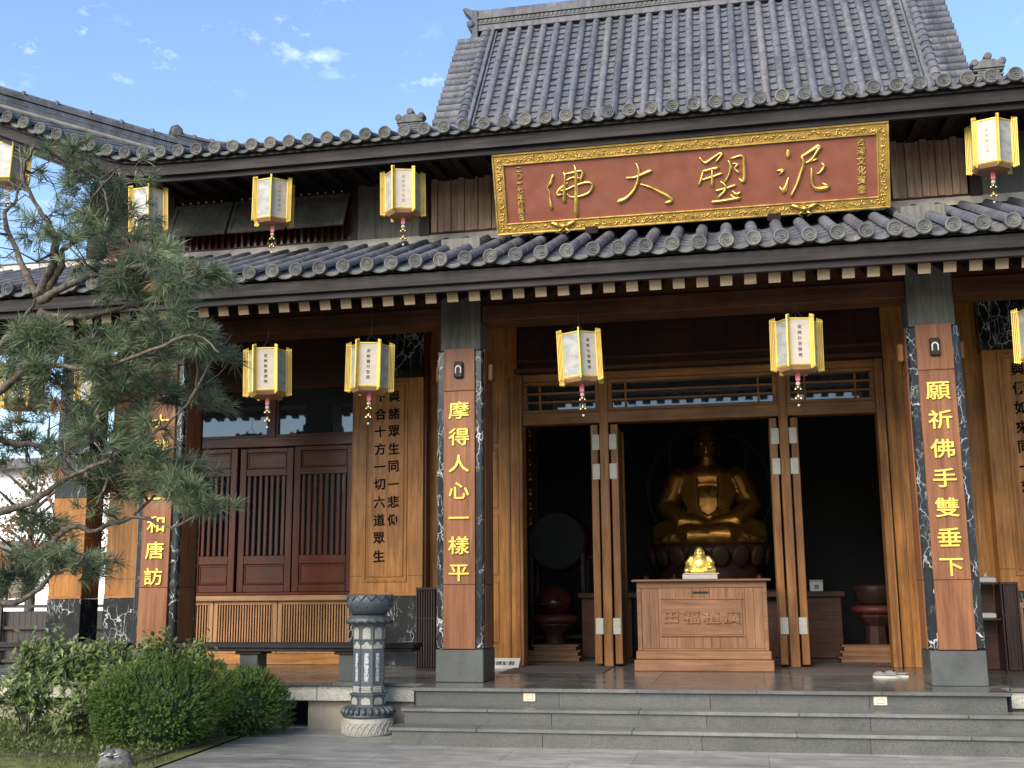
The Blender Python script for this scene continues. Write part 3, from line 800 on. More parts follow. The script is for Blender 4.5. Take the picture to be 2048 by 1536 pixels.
# ------------------------------------------------------------------ floor, steps
YD = 2.74
def porch():
    m = MB()
    m.box(-9.9, -2.96, -0.12, 2.9, 0.475, 0.50); m.box(-2.96, 2.96, -0.62, 2.9, 0.475, 0.50); m.box(2.96, 9.9, -0.12, 2.9, 0.475, 0.50)
    fl = m.build('porch_floor', 'joint_dark', HALL)
    g = 0.002
    rows = [(-0.70, -0.15), (-0.15, 0.62), (0.62, 1.39), (1.39, 2.16), (2.16, 2.93)]
    for (y0, y1) in rows:
        x = -9.9 if y0 > -0.5 else -2.94
        xe = 5.2 if y0 > -0.5 else 2.94
        k = 0
        while x < xe-0.01:
            x1 = min(x+1.176, xe)
            # the drip edge of the side bays stops at the steps
            MB().box(x+g, x1-g, y0+g-(0.04 if -0.2 < y0 < 0 and (x1 < -2.8 or x > 2.8) else 0), y1-g, 0.47, F, 0.003).build('floor_slab', 'granite_floor', fl)
            x = x1; k += 1
    # inner floor
    part_box('hall_floor', 'granite_floor', HALL, -8.4, 8.4, 2.93, 10.0, 0.40, F-0.004, 0)
    # pale granite edge under the floor of the side bays
    for x0, x1 in ((-9.9, -2.97), (2.97, 9.9)):
        x = x0
        while x < x1-0.1:
            xe = min(x+1.9, x1)
            part_box('edge_stone', 'granite_pale', HALL, x+0.002, xe-0.002, -0.15, 0.4, 0.305, 0.468, 0.006); x = xe
    part_box('plinth_wall', 'render_tan', HALL, -9.8, -4.72, 0.05, 0.3, -0.05, 0.20, 0.01)
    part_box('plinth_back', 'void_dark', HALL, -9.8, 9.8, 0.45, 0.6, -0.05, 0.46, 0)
    part_box('plinth_block', 'render_tan', HALL, -4.33, -2.98, -0.08, 0.4, -0.05, 0.302, 0.01)
    part_box('plinth_block', 'render_tan', HALL, 2.98, 4.33, -0.08, 0.4, -0.05, 0.302, 0.01)
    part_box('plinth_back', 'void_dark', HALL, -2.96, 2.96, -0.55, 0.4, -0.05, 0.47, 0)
porch()

def steps():
    st = thing('stone_steps', 'three wide grey granite steps up to the open doors', 'steps', (0, -1.28, 0))
    for i, (y, z, xl, xr) in enumerate(((-0.68, 0.506, -2.94, 2.93), (-0.98, 0.327, -2.97, 3.6), (-1.28, 0.172, -3.01, 3.6))):
        zb = (0.327, 0.172, 0.0)[i]
        # riser stones
        x = xl+0.03
        while x < xr-0.05:
            x1 = min(x+1.52, xr-0.03)
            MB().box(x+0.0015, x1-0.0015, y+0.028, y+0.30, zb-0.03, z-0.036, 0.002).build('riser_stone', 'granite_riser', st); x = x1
        # tread stones with a rounded nosing
        if i > 0 or True:
            x = xl; k = 0
            yb = y+0.32 if i else y+0.018
            while x < xr-0.02:
                x1 = min(x+(1.52 if k else 0.9), xr)
                if i: MB().box(x+0.0015, x1-0.0015, y, yb, z-0.036, z, 0.006).build('tread_stone', 'granite_step', st)
                else: MB().box(x+0.0015, x1-0.0015, y, yb-0.002, z-0.036, z, 0.006).build('tread_stone', 'granite_step', st)
                x = x1; k += 1
    return st
steps()
for x, z, lb in ((-1.696, 0.415, 'cream step light set in the top riser, the left one'), (1.751, 0.415, 'cream step light set in the top riser, the right one')):
    t = thing('step_light', lb, 'light', (x, -0.655, z), 'cream lights in the top step')
    MB().box(-0.063, 0.063, -0.012, 0.02, -0.042, 0.042, 0.005).build('cover_plate', 'cream_plastic', t, local=True)
    m = MB(); m.box(-0.034, 0.034, -0.016, -0.010, -0.022, -0.016); m.box(-0.034, 0.034, -0.016, -0.010, 0.016, 0.022)
    m.box(-0.034, -0.028, -0.016, -0.010, -0.016, 0.016); m.box(0.028, 0.034, -0.016, -0.010, -0.016, 0.016)
    m.build('slot_rim', 'brass', t, local=True)
    MB().box(-0.027, 0.027, -0.0125, -0.011, -0.015, 0.015).build('lamp_glass', 'sign_grey', t, local=True)

# ------------------------------------------------------------------ pillars
def pillar(xc, chars, lab):
    hw = 0.27; D = 0.54
    p = MB().box(xc-hw, xc+hw, 0.0, D, F+0.356, F+3.733, 0.018).build('pillar', 'vein_marble', HALL)
    p['label'] = lab
    MB().box(xc-hw-.002, xc+hw+.002, -0.022, D+.022, F, F+0.352, 0.008).build('base_block', 'granite_dark', p)
    MB().box(xc-0.238, xc+0.238, 0.03, D-.03, F+3.733, 5.6, 0.006).build('upper_shaft', 'grey_wood', p)
    pw = 0.183
    for (za, zb) in ((0.358, 1.054), (1.059, 3.244), (3.249, 3.745)):
        MB().box(xc-pw, xc+pw, -0.032, 0.01, F+za, F+zb, 0.004).build('face_board', 'plate_wood', p)
        for sg in (-1, 1):
            MB().box(xc+sg*(hw+0.008), xc+sg*(hw-0.01), D/2-pw, D/2+pw, F+za, F+zb, 0.004).build('face_board', 'plate_wood', p)
    zs = [3.526-(3.526-1.69)/6*i for i in range(7)]
    for c, z in zip(chars, zs):
        if c == ' ': continue
        o = put_text('character', c, 0.285, 'gold_paint', p, (xc, -0.040, z), extrude=0.006, bevel=0.0025, bold=0.0018)
        o.scale = (0.88, 1, 0.74)
    # lamp with a horseshoe mark, small boxes on the sides
    b = MB().box(xc-0.052, xc+0.052, -0.075, -0.03, 3.90, 4.09, 0.012).build('lamp_box', 'dark_wood', p)
    m = MB(); pts = [(xc+0.030, -0.079, 3.95)]+[(xc+0.030*math.cos(R(a)), -0.079, 4.0+0.036*math.sin(R(a))) for a in range(0, 181, 20)]+[(xc-0.030, -0.079, 3.95)]
    m.tube(pts, 0.008, 6); m.build('horseshoe_mark', 'white_paint', b)
    for sg in (-1, 1):
        MB().box(xc+sg*(hw+0.009), xc+sg*(hw+0.07), 0.2, 0.34, 3.90, 4.10, 0.012).build('side_lamp', 'frame_wood', p)
    return p
PA = pillar(-6.315, '大佛三一和唐訪', 'pillar half hidden behind the pine')
PB = pillar(-2.6, '摩得人心一樣平', 'pillar left of the central doors')
PC = pillar(2.6, '願祈佛手雙垂下', 'pillar right of the central doors')

# ------------------------------------------------------------------ porch beams, ceiling, walls
def beams():
    for x0, x1 in ((-9.9, -6.56), (-6.07, -2.845), (-2.355, 2.355), (2.845, 6.5)):
        b = part_box('beam', 'beam_wood', HALL, x0, x1, 0.12, 0.40, 4.772, 5.4, 0.006)
        part_box('beam_lip', 'beam_wood', b, x0, x1, 0.06, 0.46, 4.58, 4.770, 0.006)
    part_box('porch_ceiling', 'soffit_wood', HALL, -9.9, 9.9, 0.40, 2.95, 5.16, 5.22, 0)
beams()

def moulding(parent, mat, x0, x1, z0, z1, y, w=0.03, d=0.014, name='moulding'):
    m = MB()
    m.box(x0, x1, y-d, y+0.01, z1-w, z1, 0.004); m.box(x0, x1, y-d, y+0.01, z0, z0+w, 0.004)
    m.box(x0, x0+w, y-d, y+0.01, z0+w+.0005, z1-w-.0005, 0.004); m.box(x1-w, x1, y-d, y+0.01, z0+w+.0005, z1-w-.0005, 0.004)
    return m.build(name, mat, parent)

def pier(x0, x1, y0, cols, seam=True, top=4.46, dado=1.43, depth=0.3):
    w = part_box('wall_pier', 'honey_wood', HALL, x0, x1, y0, y0+depth, dado+0.002, top, 0.005)
    part_box('dado_slab', 'vein_marble', w, x0-0.005, x1+0.005, y0-0.006, y0+depth, F+0.001, dado, 0.004)
    part_box('skirting', 'honey_wood_x', w, x0, x1, y0-0.012, y0+0.01, dado+0.003, dado+0.05, 0.004)
    part_box('upper_slab', 'vein_marble', w, x0, x1, y0-0.002, y0+depth, top+0.002, 5.2, 0.004)
    if seam:
        part_box('seam', 'dark_wood', w, x0+0.002, x1-0.002, y0-0.0015, y0+0.004, 1.700, 1.706, 0)
    if cols:
        cx = (x0+x1)/2-0.02
        moulding(w, 'honey_wood', cx-0.315, cx+0.315, 1.62, 4.42, y0, 0.035, 0.016)
        part_box('text_panel', 'honey_wood', w, cx-0.27, cx+0.27, y0-0.006, y0+0.01, 1.68, 4.36, 0.006)
        moulding(w, 'honey_wood', cx-0.262, cx+0.262, 1.69, 4.35, y0-0.006, 0.014, 0.006)
        for tx, chars in cols:
            for i, c in enumerate(chars):
                o = put_text('character', c, 0.172, 'ink', w, (cx+tx, y0-0.010, 4.20-0.2475*i), extrude=0.002, bold=0.0034)
                o.rotation_euler = (0, R(-3), 0)
    return w
def side_walls():
    pier(-4.83, -3.79, 2.62, [(0.115, '與諸眾生同一悲仰'), (-0.085, '下合十方一切六道眾生')])
    pier(3.60, 4.64, 2.62, [(0.115, '上合十方諸佛本妙覺心'), (-0.085, '與佛如來同一慈力')])
    pier(-8.62, -7.28, 2.72, None)
    pier(-9.54, -9.0, 2.74, None, False, 2.9, 1.42, 0.46)
    # recessed wall between pier and central doors, red reveal beside it
    for sg in (-1, 1):
        c = -0.05 if sg < 0 else -0.02
        def X(a, b): return (sg*a+c, sg*b+c) if sg > 0 else (sg*b+c, sg*a+c)
        x0, x1 = X(2.43, 3.0); w = part_box('wall_panel', 'honey_wood', HALL, x0, x1, 2.74, 2.95, F, 5.2, 0.004)
        xa, xb = X(2.53, 2.56); part_box('edge_strip', 'frame_wood', w, xa, xb, 2.725, 2.75, F, 4.42, 0.004)
        for z0, z1 in ((0.80, 1.62), (1.70, 2.52), (2.60, 3.42), (3.50, 4.3)):
            xa, xb = X(2.70, 2.95); moulding(w, 'honey_wood', xa, xb, z0, z1, 2.74, 0.022, 0.014)
        x0, x1 = X(3.0, 3.80); w = part_box('wall_panel', 'honey_wood', HALL, x0, x1, 2.86, 2.98, F, 5.2, 0.004)
        for a in (3.08, 3.42):
            xa, xb = X(a, a+0.30); moulding(w, 'honey_wood', xa, xb, 0.9, 4.4, 2.86, 0.025, 0.012)
        x0, x1 = X(3.70, 3.775); part_box('reveal_post', 'rosewood', HALL, x0, x1, 2.66, 2.88, F, 5.2, 0.006)
side_walls()

def centre_wall():
    L, Rr = -2.396, 2.283
    # jambs, lintel, posts
    for x0, x1 in ((L-0.105, L), (Rr, Rr+0.105)):
        j = part_box('door_jamb', 'frame_wood', HALL, x0, x1, 2.66, 2.96, F, 4.43, 0.008)
        part_box('jamb_bead', 'frame_wood', j, x0+0.04, x1-0.04, 2.648, 2.665, F, 4.40, 0.004)
    part_box('lintel', 'frame_wood_x', HALL, L, Rr, 2.69, 2.90, 3.725, 3.885, 0.008)
    part_box('head_rail', 'frame_wood_x', HALL, L, Rr, 2.69, 2.90, 4.33, 4.43, 0.008)
    hp = part_box('header_panel', 'dark_wood_x', HALL, L-0.12, Rr+0.12, 2.76, 2.9, 4.432, 5.2, 0.004)
    part_box('header_trim', 'beam_wood', hp, L-0.12, Rr+0.12, 2.72, 2.78, 4.47, 4.53, 0.006)
    part_box('header_trim', 'beam_wood', hp, L-0.12, Rr+0.12, 2.74, 2.78, 4.62, 4.66, 0.006)
    x = L+0.3
    while x < Rr:
        part_box('header_batten', 'dark_wood', hp, x-0.012, x+0.012, 2.75, 2.77, 4.67, 5.15, 0.003); x += 0.42
    posts = (-1.27, 1.10)
    for x in posts:
        part_box('door_post', 'frame_wood', HALL, x-0.06, x+0.06, 2.68, 2.92, F, 4.33, 0.008)
    # transom windows
    spans = ((L, posts[0]-0.06), (posts[0]+0.06, posts[1]-0.06), (posts[1]+0.06, Rr))
    for x0, x1 in spans:
        g = part_box('transom_glass', 'dark_glass', HALL, x0+0.02, x1-0.02, 2.80, 2.81, 3.90, 4.32, 0)
        m = MB(); w = 0.055
        m.box(x0, x1, 2.72, 2.86, 3.887, 3.935, 0.005); m.box(x0, x1, 2.72, 2.86, 4.28, 4.328, 0.005)
        m.box(x0, x0+w, 2.72, 2.86, 3.936, 4.279, 0.005); m.box(x1-w, x1, 2.72, 2.86, 3.936, 4.279, 0.005)
        m.build('transom_frame', 'frame_wood_x', g)
        iw = x1-x0; inset = min(0.24, iw*0.24)
        for z in (4.045, 4.165):
            part_box('muntin', 'frame_wood_x', g, x0+w, x1-w, 2.745, 2.79, z-0.013, z+0.013, 0.004)
        for x in (x0+inset, x1-inset):
            part_box('muntin', 'frame_wood', g, x-0.013, x+0.013, 2.742, 2.788, 3.937, 4.278, 0.004)
    # folding leaves, opened into the hall; we look along their edges
    hinge = MB().box(-0.05, 0.05, -0.004, 0.004, -0.105, 0.105, 0.002)
    for zz in (-0.07, 0, 0.07):
        for xx in (-0.03, 0.03): hinge.lathe([(0.007, 0), (0.007, 0.003), (0.001, 0.004)], 6, Matrix.Translation((xx, -0.004, zz)) @ Matrix.Rotation(R(90), 4, 'X'))
    hm = hinge.mesh('hinge', 'steel')
    for px in posts:
        for sg in (-1, 1):
            x = px+sg*0.135
            d = MB().box(x-0.048, x+0.048, 2.70, 2.80, F+0.03, 3.70, 0.006).build('door_leaf', 'frame_wood', HALL)
            MB().box(x-0.022, x+0.022, 2.80, 3.52, F+0.03, 3.70, 0.004).build('leaf_board', 'frame_wood', d)
            MB().box(x-0.04, x+0.04, 3.52, 3.60, F+0.03, 3.70, 0.004).build('leaf_stile', 'frame_wood', d)
            for z in (1.02, 3.06, 3.46):
                inst(hm, 'hinge', d, (x-sg*0.02, 2.694, z))
    # threshold
    part_box('threshold', 'dark_wood_x', HALL, L, Rr, 2.935, 2.985, F-0.002, F+0.022, 0.004)
centre_wall()

def left_bay():
    Y = 2.78
    x0, x1 = -7.27, -4.84
    # glazed transom
    part_box('bay_header', 'dark_wood_x', HALL, x0, x1, Y, Y+0.12, 4.45, 5.2, 0.004)
    for a, b in ((x0, -6.16), (-6.05, x1)):
        g = part_box('window_glass', 'dark_glass', HALL, a+0.03, b-0.03, Y+0.03, Y+0.04, 3.74, 4.44, 0)
        m = MB(); m.box(a, b, Y-0.01, Y+0.08, 3.705, 3.745, 0.004); m.box(a, b, Y-0.01, Y+0.08, 4.41, 4.449, 0.004)
        m.box(a, a+0.035, Y-0.01, Y+0.08, 3.746, 4.409, 0.004); m.box(b-0.035, b, Y-0.01, Y+0.08, 3.746, 4.409, 0.004)
        m.build('window_frame', 'rosewood_x', g)
    part_box('mullion', 'rosewood', HALL, -6.16, -6.05, Y-0.03, Y+0.08, 3.704, 4.45, 0.006)
    part_box('door_rail', 'rosewood_x', HALL, x0, x1, Y-0.06, Y+0.08, 3.56, 3.703, 0.008)
    # three lattice doors
    for k, (a, b, dy) in enumerate(((x0, -6.62, 0.0), (-6.60, -5.78, 0.05), (-5.74, x1, -0.01))):
        y = Y+dy; s = 0.10; zb, zt = 1.50, 3.555
        m = MB()
        m.box(a, a+s, y-0.03, y+0.03, zb, zt, 0.006); m.box(b-s, b, y-0.03, y+0.03, zb, zt, 0.006)
        for za, zc in ((zb, 1.60), (1.89, 2.01), (3.15, 3.25), (3.49, zt)):
            m.box(a+s+.0005, b-s-.0005, y-0.028, y+0.028, za, zc, 0.005)
        d = m.build('lattice_door', 'rosewood', HALL)
        for za, zc in ((1.605, 1.885), (3.255, 3.485)):
            part_box('door_panel', 'rosewood_x', d, a+s, b-s, y-0.008, y+0.01, za, zc, 0.003)
            moulding(d, 'rosewood_x', a+s+0.012, b-s-0.012, za+0.012, zc-0.012, y-0.008, 0.018, 0.012)
        n = max(5, int(round((b-a-2*s)/0.092)))
        for i in range(n):
            x = a+s+(b-a-2*s)*(i+0.5)/n
            part_box('bar', 'rosewood', d, x-0.022, x+0.022, y-0.02, y+0.015, 2.011, 3.149, 0.004)
        part_box('backing', 'dark_glass', d, a+s, b-s, y+0.035, y+0.04, 2.0, 3.16, 0)
    # sill
    part_box('sill', 'rosewood_x', HALL, x0, x1, Y-0.10, Y+0.1, 1.455, 1.498, 0.008)
    part_box('sill', 'pale_wood_x', HALL, x0, x1, Y-0.13, Y+0.1, 1.375, 1.452, 0.010)
    # slatted heater cabinets below
    zb, zt = 0.66, 1.372
    part_box('cabinet_base', 'honey_wood_x', HALL, x0, x1, Y-0.06, Y+0.1, F, 0.657, 0.008)
    for a, b in ((x0, -6.90), (-6.89, -5.93), (-5.92, x1)):
        m = MB(); s = 0.062
        m.box(a, a+s, Y-0.06, Y, zb, zt, 0.005); m.box(b-s, b, Y-0.06, Y, zb, zt, 0.005)
        m.box(a+s+.0005, b-s-.0005, Y-0.058, Y-.002, zb, zb+0.06, 0.005); m.box(a+s+.0005, b-s-.0005, Y-0.058, Y-.002, zt-0.05, zt, 0.005)
        c = m.build('slat_panel', 'pale_wood', HALL)
        part_box('slat_backing', 'dark_wood', c, a+s, b-s, Y-0.005, Y+0.01, zb+0.05, zt-0.05, 0)
        n = max(4, int((b-a-2*s)/0.039))
        for i in range(n):
            x = a+s+(b-a-2*s)*(i+0.5)/n
            part_box('slat', 'pale_wood', c, x-0.0095, x+0.0095, Y-0.045, Y-0.012, zb+0.0605, zt-0.0505, 0.002)
left_bay()
def right_bay():
    part_box('bay_header', 'dark_wood_x', HALL, 4.64, 7.0, 2.78, 2.9, F, 5.2, 0.004)
    # slatted cabinet front right of the pillar
    x0, x1, Y, zb, zt = 3.66, 4.6, 2.45, 0.52, 1.30
    m = MB(); s = 0.07
    m.box(x0, x0+s, Y-0.03, Y+0.03, zb, zt, 0.005); m.box(x1-s, x1, Y-0.03, Y+0.03, zb, zt, 0.005)
    m.box(x0+s+.0005, x1-s-.0005, Y-0.028, Y+0.028, zb, zb+0.06, 0.005); m.box(x0+s+.0005, x1-s-.0005, Y-0.028, Y+0.028, zt-0.07, zt, 0.005)
    m.box(x0, x1, Y+0.031, 2.61, zb, zt, 0.004)
    c = m.build('slat_panel', 'pale_wood', HALL)
    for i in range(10):
        x = x0+s+(x1-x0-2*s)*(i+0.5)/10
        part_box('slat', 'pale_wood', c, x-0.02, x+0.02, Y-0.02, Y+0.01, zb+0.0605, zt-0.0705, 0.003)
    part_box('slat_backing', 'void_dark', c, x0+s, x1-s, Y+0.015, Y+0.03, zb+0.05, zt-0.06, 0)
right_bay()

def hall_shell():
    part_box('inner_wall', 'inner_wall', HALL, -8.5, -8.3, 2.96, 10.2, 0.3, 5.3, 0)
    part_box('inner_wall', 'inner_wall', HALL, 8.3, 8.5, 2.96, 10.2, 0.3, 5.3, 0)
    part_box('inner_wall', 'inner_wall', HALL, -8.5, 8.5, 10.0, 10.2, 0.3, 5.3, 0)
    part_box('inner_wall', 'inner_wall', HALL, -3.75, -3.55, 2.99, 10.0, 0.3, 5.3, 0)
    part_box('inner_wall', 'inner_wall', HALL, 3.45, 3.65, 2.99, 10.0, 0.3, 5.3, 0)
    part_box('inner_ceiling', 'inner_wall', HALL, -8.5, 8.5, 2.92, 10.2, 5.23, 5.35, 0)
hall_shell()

# ------------------------------------------------------------------ upper storey wall
def upper_storey():
    Y = 1.20; z0, z1 = 5.92, 7.05
    part_box('upper_wall', 'dark_wood_x', HALL, -8.3, 8.3, Y+0.06, Y+0.2, 5.7, 7.2, 0)
    part_box('wall_plate', 'dark_wood_x', HALL, -8.3, 8.3, Y-0.01, Y+0.06, 6.78, 6.86, 0.004)
    # vertical boards either side of the plaque
    for xa, xb in ((-3.29, -2.30), (-2.30, 2.3), (2.46, 3.32)):
        n = int((xb-xa)/0.086); w = (xb-xa)/n
        for i in range(n):
            d = 0.0 if i % 2 else 0.018
            part_box('wall_board', 'batten_wood', HALL, xa+i*w+0.002, xa+(i+1)*w-0.002, Y-0.01-d, Y+0.06, 6.08, z1, 0.004)
    for xc in (-3.36, 3.40):
        part_box('wall_stud', 'dark_wood', HALL, xc-0.065, xc+0.065, Y-0.06, Y+0.07, z0, z1, 0.005)
    for xa, xb in ((-4.30, -3.43), (3.47, 4.40), (-7.45, -7.02)):
        part_box('wall_panel', 'grey_wood', HALL, xa, xb, Y-0.04, Y+0.07, z0+0.05, z1, 0.006)
    for xc in (-6.965, -4.33):
        part_box('wall_stud', 'dark_wood', HALL, xc-0.045, xc+0.045, Y-0.05, Y+0.07, z0, z1, 0.005)
    # dark balusters below propped shutters
    part_box('window_rail', 'dark_wood_x', HALL, -6.92, -4.37, Y-0.02, Y+0.05, 6.00, 6.045, 0.004)
    x = -6.88
    while x < -4.4:
        part_box('baluster', 'rosewood', HALL, x-0.02, x+0.02, Y-0.012, Y+0.03, 6.046, 6.72, 0.003); x += 0.095
    for xa, xb in ((-6.90, -6.06), (-6.03, -5.21), (-5.18, -4.40)):
        m = MB(); M = Matrix.Translation((0, Y-0.03, 6.70)) @ Matrix.Rotation(R(-24), 4, 'X')
        h = 0.56
        m.box(xa, xb, -0.018, 0.0, -h, 0, 0.004, M=M)
        s = m.build('shutter', 'grey_wood', HALL)
        m = MB(); t = 0.05
        m.box(xa, xb, -0.03, -0.018, -t, 0, 0.003, M=M); m.box(xa, xb, -0.03, -0.018, -h, -h+t, 0.003, M=M)
        m.box(xa, xa+t, -0.03, -0.018, -h+t, -t, 0.003, M=M); m.box(xb-t, xb, -0.03, -0.018, -h+t, -t, 0.003, M=M)
        m.build('shutter_frame', 'grey_wood', s)
        x = xa+0.1
        while x < xb-0.05:
            m = MB(); m.lathe([(0.012, 0), (0.014, 0.012), (0.001, 0.02)], 8, Matrix.Translation((x, Y-0.05, 6.735)) @ Matrix.Rotation(R(90), 4, 'X'))
            m.build('nail_head', 'white_paint', s); x += 0.115
upper_storey()
STROKES=[[(-1.488,0.66,0.019),(-1.522,0.583,0.021),(-1.564,0.523,0.014),(-1.548,0.471,0.014),(-1.542,0.39,0.014),(-1.537,0.287,0.026)],[(-1.229,0.758,0.007),(-1.213,0.683,0.024),(-1.222,0.548,0.028),(-1.231,0.378,0.031),(-1.244,0.185,0.036)],[(-1.361,0.689,0.007),(-1.349,0.649,0.017),(-1.357,0.536,0.021),(-1.377,0.355,0.028)],[(-1.36,0.661,0.009),(-1.272,0.674,0.014),(-1.144,0.683,0.019),(-1.151,0.61,0.024),(-1.168,0.578,0.017)],[(-1.347,0.586,0.009),(-1.252,0.618,0.014),(-1.161,0.6,0.012)],[(-1.314,0.566,0.007),(-1.424,0.49,0.021),(-1.451,0.429,0.024),(-1.398,0.434,0.014)],[(-1.436,0.479,0.014),(-1.343,0.483,0.014),(-1.224,0.525,0.015),(-1.095,0.549,0.018),(-1.03,0.519,0.02),(-1.067,0.434,0.019),(-1.174,0.396,0.017),(-1.29,0.394,0.012),(-1.334,0.432,0.008)],[(-0.624,0.563,0.014),(-0.533,0.561,0.017),(-0.44,0.59,0.021),(-0.348,0.619,0.026)],[(-0.506,0.721,0.008),(-0.48,0.647,0.021),(-0.494,0.536,0.022),(-0.54,0.427,0.022),(-0.637,0.333,0.024),(-0.725,0.3,0.031)],[(-0.464,0.477,0.012),(-0.358,0.435,0.02),(-0.249,0.371,0.026),(-0.151,0.307,0.036),(-0.124,0.26,0.028),(-0.188,0.243,0.017)],[(0.225,0.727,0.01),(0.281,0.664,0.02),(0.37,0.709,0.015),(0.453,0.754,0.017),(0.473,0.738,0.02),(0.402,0.66,0.015)],[(0.253,0.568,0.015),(0.341,0.584,0.017),(0.422,0.595,0.02)],[(0.252,0.556,0.012),(0.228,0.477,0.02),(0.202,0.42,0.017)],[(0.23,0.471,0.012),(0.348,0.496,0.017),(0.465,0.528,0.017)],[(0.357,0.571,0.015),(0.354,0.502,0.02),(0.349,0.397,0.022)],[(0.547,0.66,0.015),(0.567,0.601,0.02),(0.546,0.51,0.02),(0.496,0.432,0.015)],[(0.577,0.686,0.012),(0.704,0.705,0.02),(0.717,0.611,0.022),(0.717,0.473,0.025),(0.697,0.416,0.025),(0.658,0.454,0.01)],[(0.597,0.627,0.01),(0.648,0.615,0.017),(0.612,0.574,0.012),(0.65,0.524,0.021)],[(0.45,0.436,0.01),(0.499,0.386,0.02),(0.491,0.328,0.022),(0.418,0.264,0.015)],[(0.393,0.336,0.015),(0.504,0.356,0.017),(0.609,0.383,0.017)],[(0.577,0.315,0.01),(0.622,0.281,0.019),(0.663,0.297,0.015)],[(0.346,0.211,0.019),(0.486,0.218,0.021),(0.649,0.234,0.025)],[(0.558,0.276,0.011),(0.603,0.24,0.019)],[(1.211,0.72,0.02),(1.211,0.691,0.032),(1.208,0.657,0.027)],[(1.089,0.506,0.015),(1.152,0.507,0.025),(1.105,0.459,0.01)],[(1.205,0.422,0.007),(1.174,0.333,0.022),(1.143,0.272,0.034),(1.109,0.321,0.012)],[(1.36,0.645,0.015),(1.429,0.679,0.02),(1.56,0.742,0.035),(1.518,0.671,0.022),(1.471,0.607,0.02),(1.402,0.567,0.012)],[(1.402,0.567,0.01),(1.527,0.602,0.016)],[(1.36,0.639,0.02),(1.374,0.558,0.022),(1.336,0.446,0.022),(1.293,0.335,0.022),(1.226,0.214,0.019)],[(1.581,0.547,0.015),(1.6,0.511,0.025),(1.556,0.452,0.019),(1.519,0.441,0.01)],[(1.462,0.505,0.012),(1.458,0.391,0.022),(1.472,0.298,0.027),(1.55,0.267,0.031),(1.64,0.285,0.027),(1.583,0.326,0.012)]]
PINE_LIMBS=[(0.1,0.075,[(-6.16,-4.2,2.44),(-6.0,-4.16,2.86),(-5.82,-4.12,3.2),(-5.6,-4.08,3.59),(-5.43,-4.04,3.8),(-5.31,-4.0,4.03)]),(0.05,0.025,[(-5.32,-4.0,4.01),(-5.49,-3.95,4.25),(-5.67,-3.9,4.55),(-5.82,-3.85,4.84),(-5.76,-3.8,4.99),(-5.74,-3.75,5.24),(-5.83,-3.7,5.56)]),(0.06,0.02,[(-5.3,-4.0,4.03),(-5.15,-4.08,4.26),(-5.07,-4.17,4.43),(-5.12,-4.25,4.61),(-5.22,-4.33,4.78),(-5.24,-4.42,5.0),(-5.1,-4.5,5.17)]),(0.05,0.015,[(-5.28,-4.0,4.04),(-5.1,-4.05,4.22),(-5.04,-4.1,4.38),(-4.88,-4.15,4.45),(-4.69,-4.2,4.48),(-4.55,-4.25,4.65),(-4.61,-4.3,4.9)]),(0.05,0.012,[(-5.3,-4.0,3.98),(-5.0,-4.1,4.05),(-4.71,-4.2,4.1),(-4.47,-4.3,4.09),(-4.05,-4.4,4.1),(-3.73,-4.5,3.98),(-3.47,-4.6,4.0)]),(0.05,0.012,[(-5.32,-4.0,3.87),(-4.99,-3.88,3.84),(-4.73,-3.76,3.93),(-4.52,-3.64,4.0),(-4.35,-3.52,4.16),(-4.13,-3.4,4.29)]),(0.05,0.02,[(-5.74,-4.2,2.97),(-5.55,-4.11,2.8),(-5.42,-4.03,2.75),(-5.27,-3.94,2.73),(-5.11,-3.86,2.7),(-4.84,-3.77,2.78),(-4.57,-3.69,2.92),(-4.4,-3.6,3.14)]),(0.06,0.015,[(-5.96,-4.2,2.77),(-5.67,-4.28,2.83),(-5.45,-4.35,3.06),(-5.14,-4.42,3.24),(-4.78,-4.5,3.29),(-4.33,-4.58,3.23),(-3.87,-4.65,3.33),(-3.46,-4.72,3.41),(-3.22,-4.8,3.25)]),(0.055,0.015,[(-5.98,-4.2,2.02),(-5.65,-4.22,2.1),(-5.36,-4.24,2.16),(-5.1,-4.27,2.2),(-4.85,-4.29,2.34),(-4.64,-4.31,2.44),(-4.41,-4.33,2.52),(-4.13,-4.36,2.69),(-3.91,-4.38,2.75),(-3.65,-4.4,2.98)]),(0.06,0.012,[(-5.99,-4.2,1.62),(-5.66,-4.17,1.74),(-5.41,-4.13,1.78),(-5.16,-4.1,1.81),(-4.99,-4.07,1.91),(-4.94,-4.03,1.99),(-4.84,-4.0,2.04),(-4.67,-3.97,2.0),(-4.57,-3.93,2.05),(-4.39,-3.9,2.12),(-4.21,-3.87,2.29),(-4.05,-3.83,2.44),(-3.75,-3.8,2.25)]),(0.025,0.008,[(-4.53,-4.0,2.05),(-4.23,-4.05,2.1),(-3.93,-4.1,2.01),(-3.74,-4.15,2.06),(-3.61,-4.2,2.15)]),(0.05,0.012,[(-5.87,-4.2,1.34),(-5.45,-4.28,1.42),(-5.08,-4.37,1.44),(-4.86,-4.45,1.51),(-4.66,-4.53,1.64),(-4.42,-4.62,1.71),(-4.27,-4.7,1.8)]),(0.03,0.01,[(-4.78,-4.1,2.46),(-4.54,-4.15,2.4),(-4.25,-4.2,2.45),(-3.91,-4.25,2.37),(-3.58,-4.3,2.26)]),(0.02,0.008,[(-4.61,-4.1,4.15),(-4.48,-4.07,4.35),(-4.42,-4.03,4.62),(-4.31,-4.0,4.67)]),(0.02,0.008,[(-4.91,-4.1,4.47),(-4.7,-4.25,4.75),(-4.41,-4.4,4.93)])]
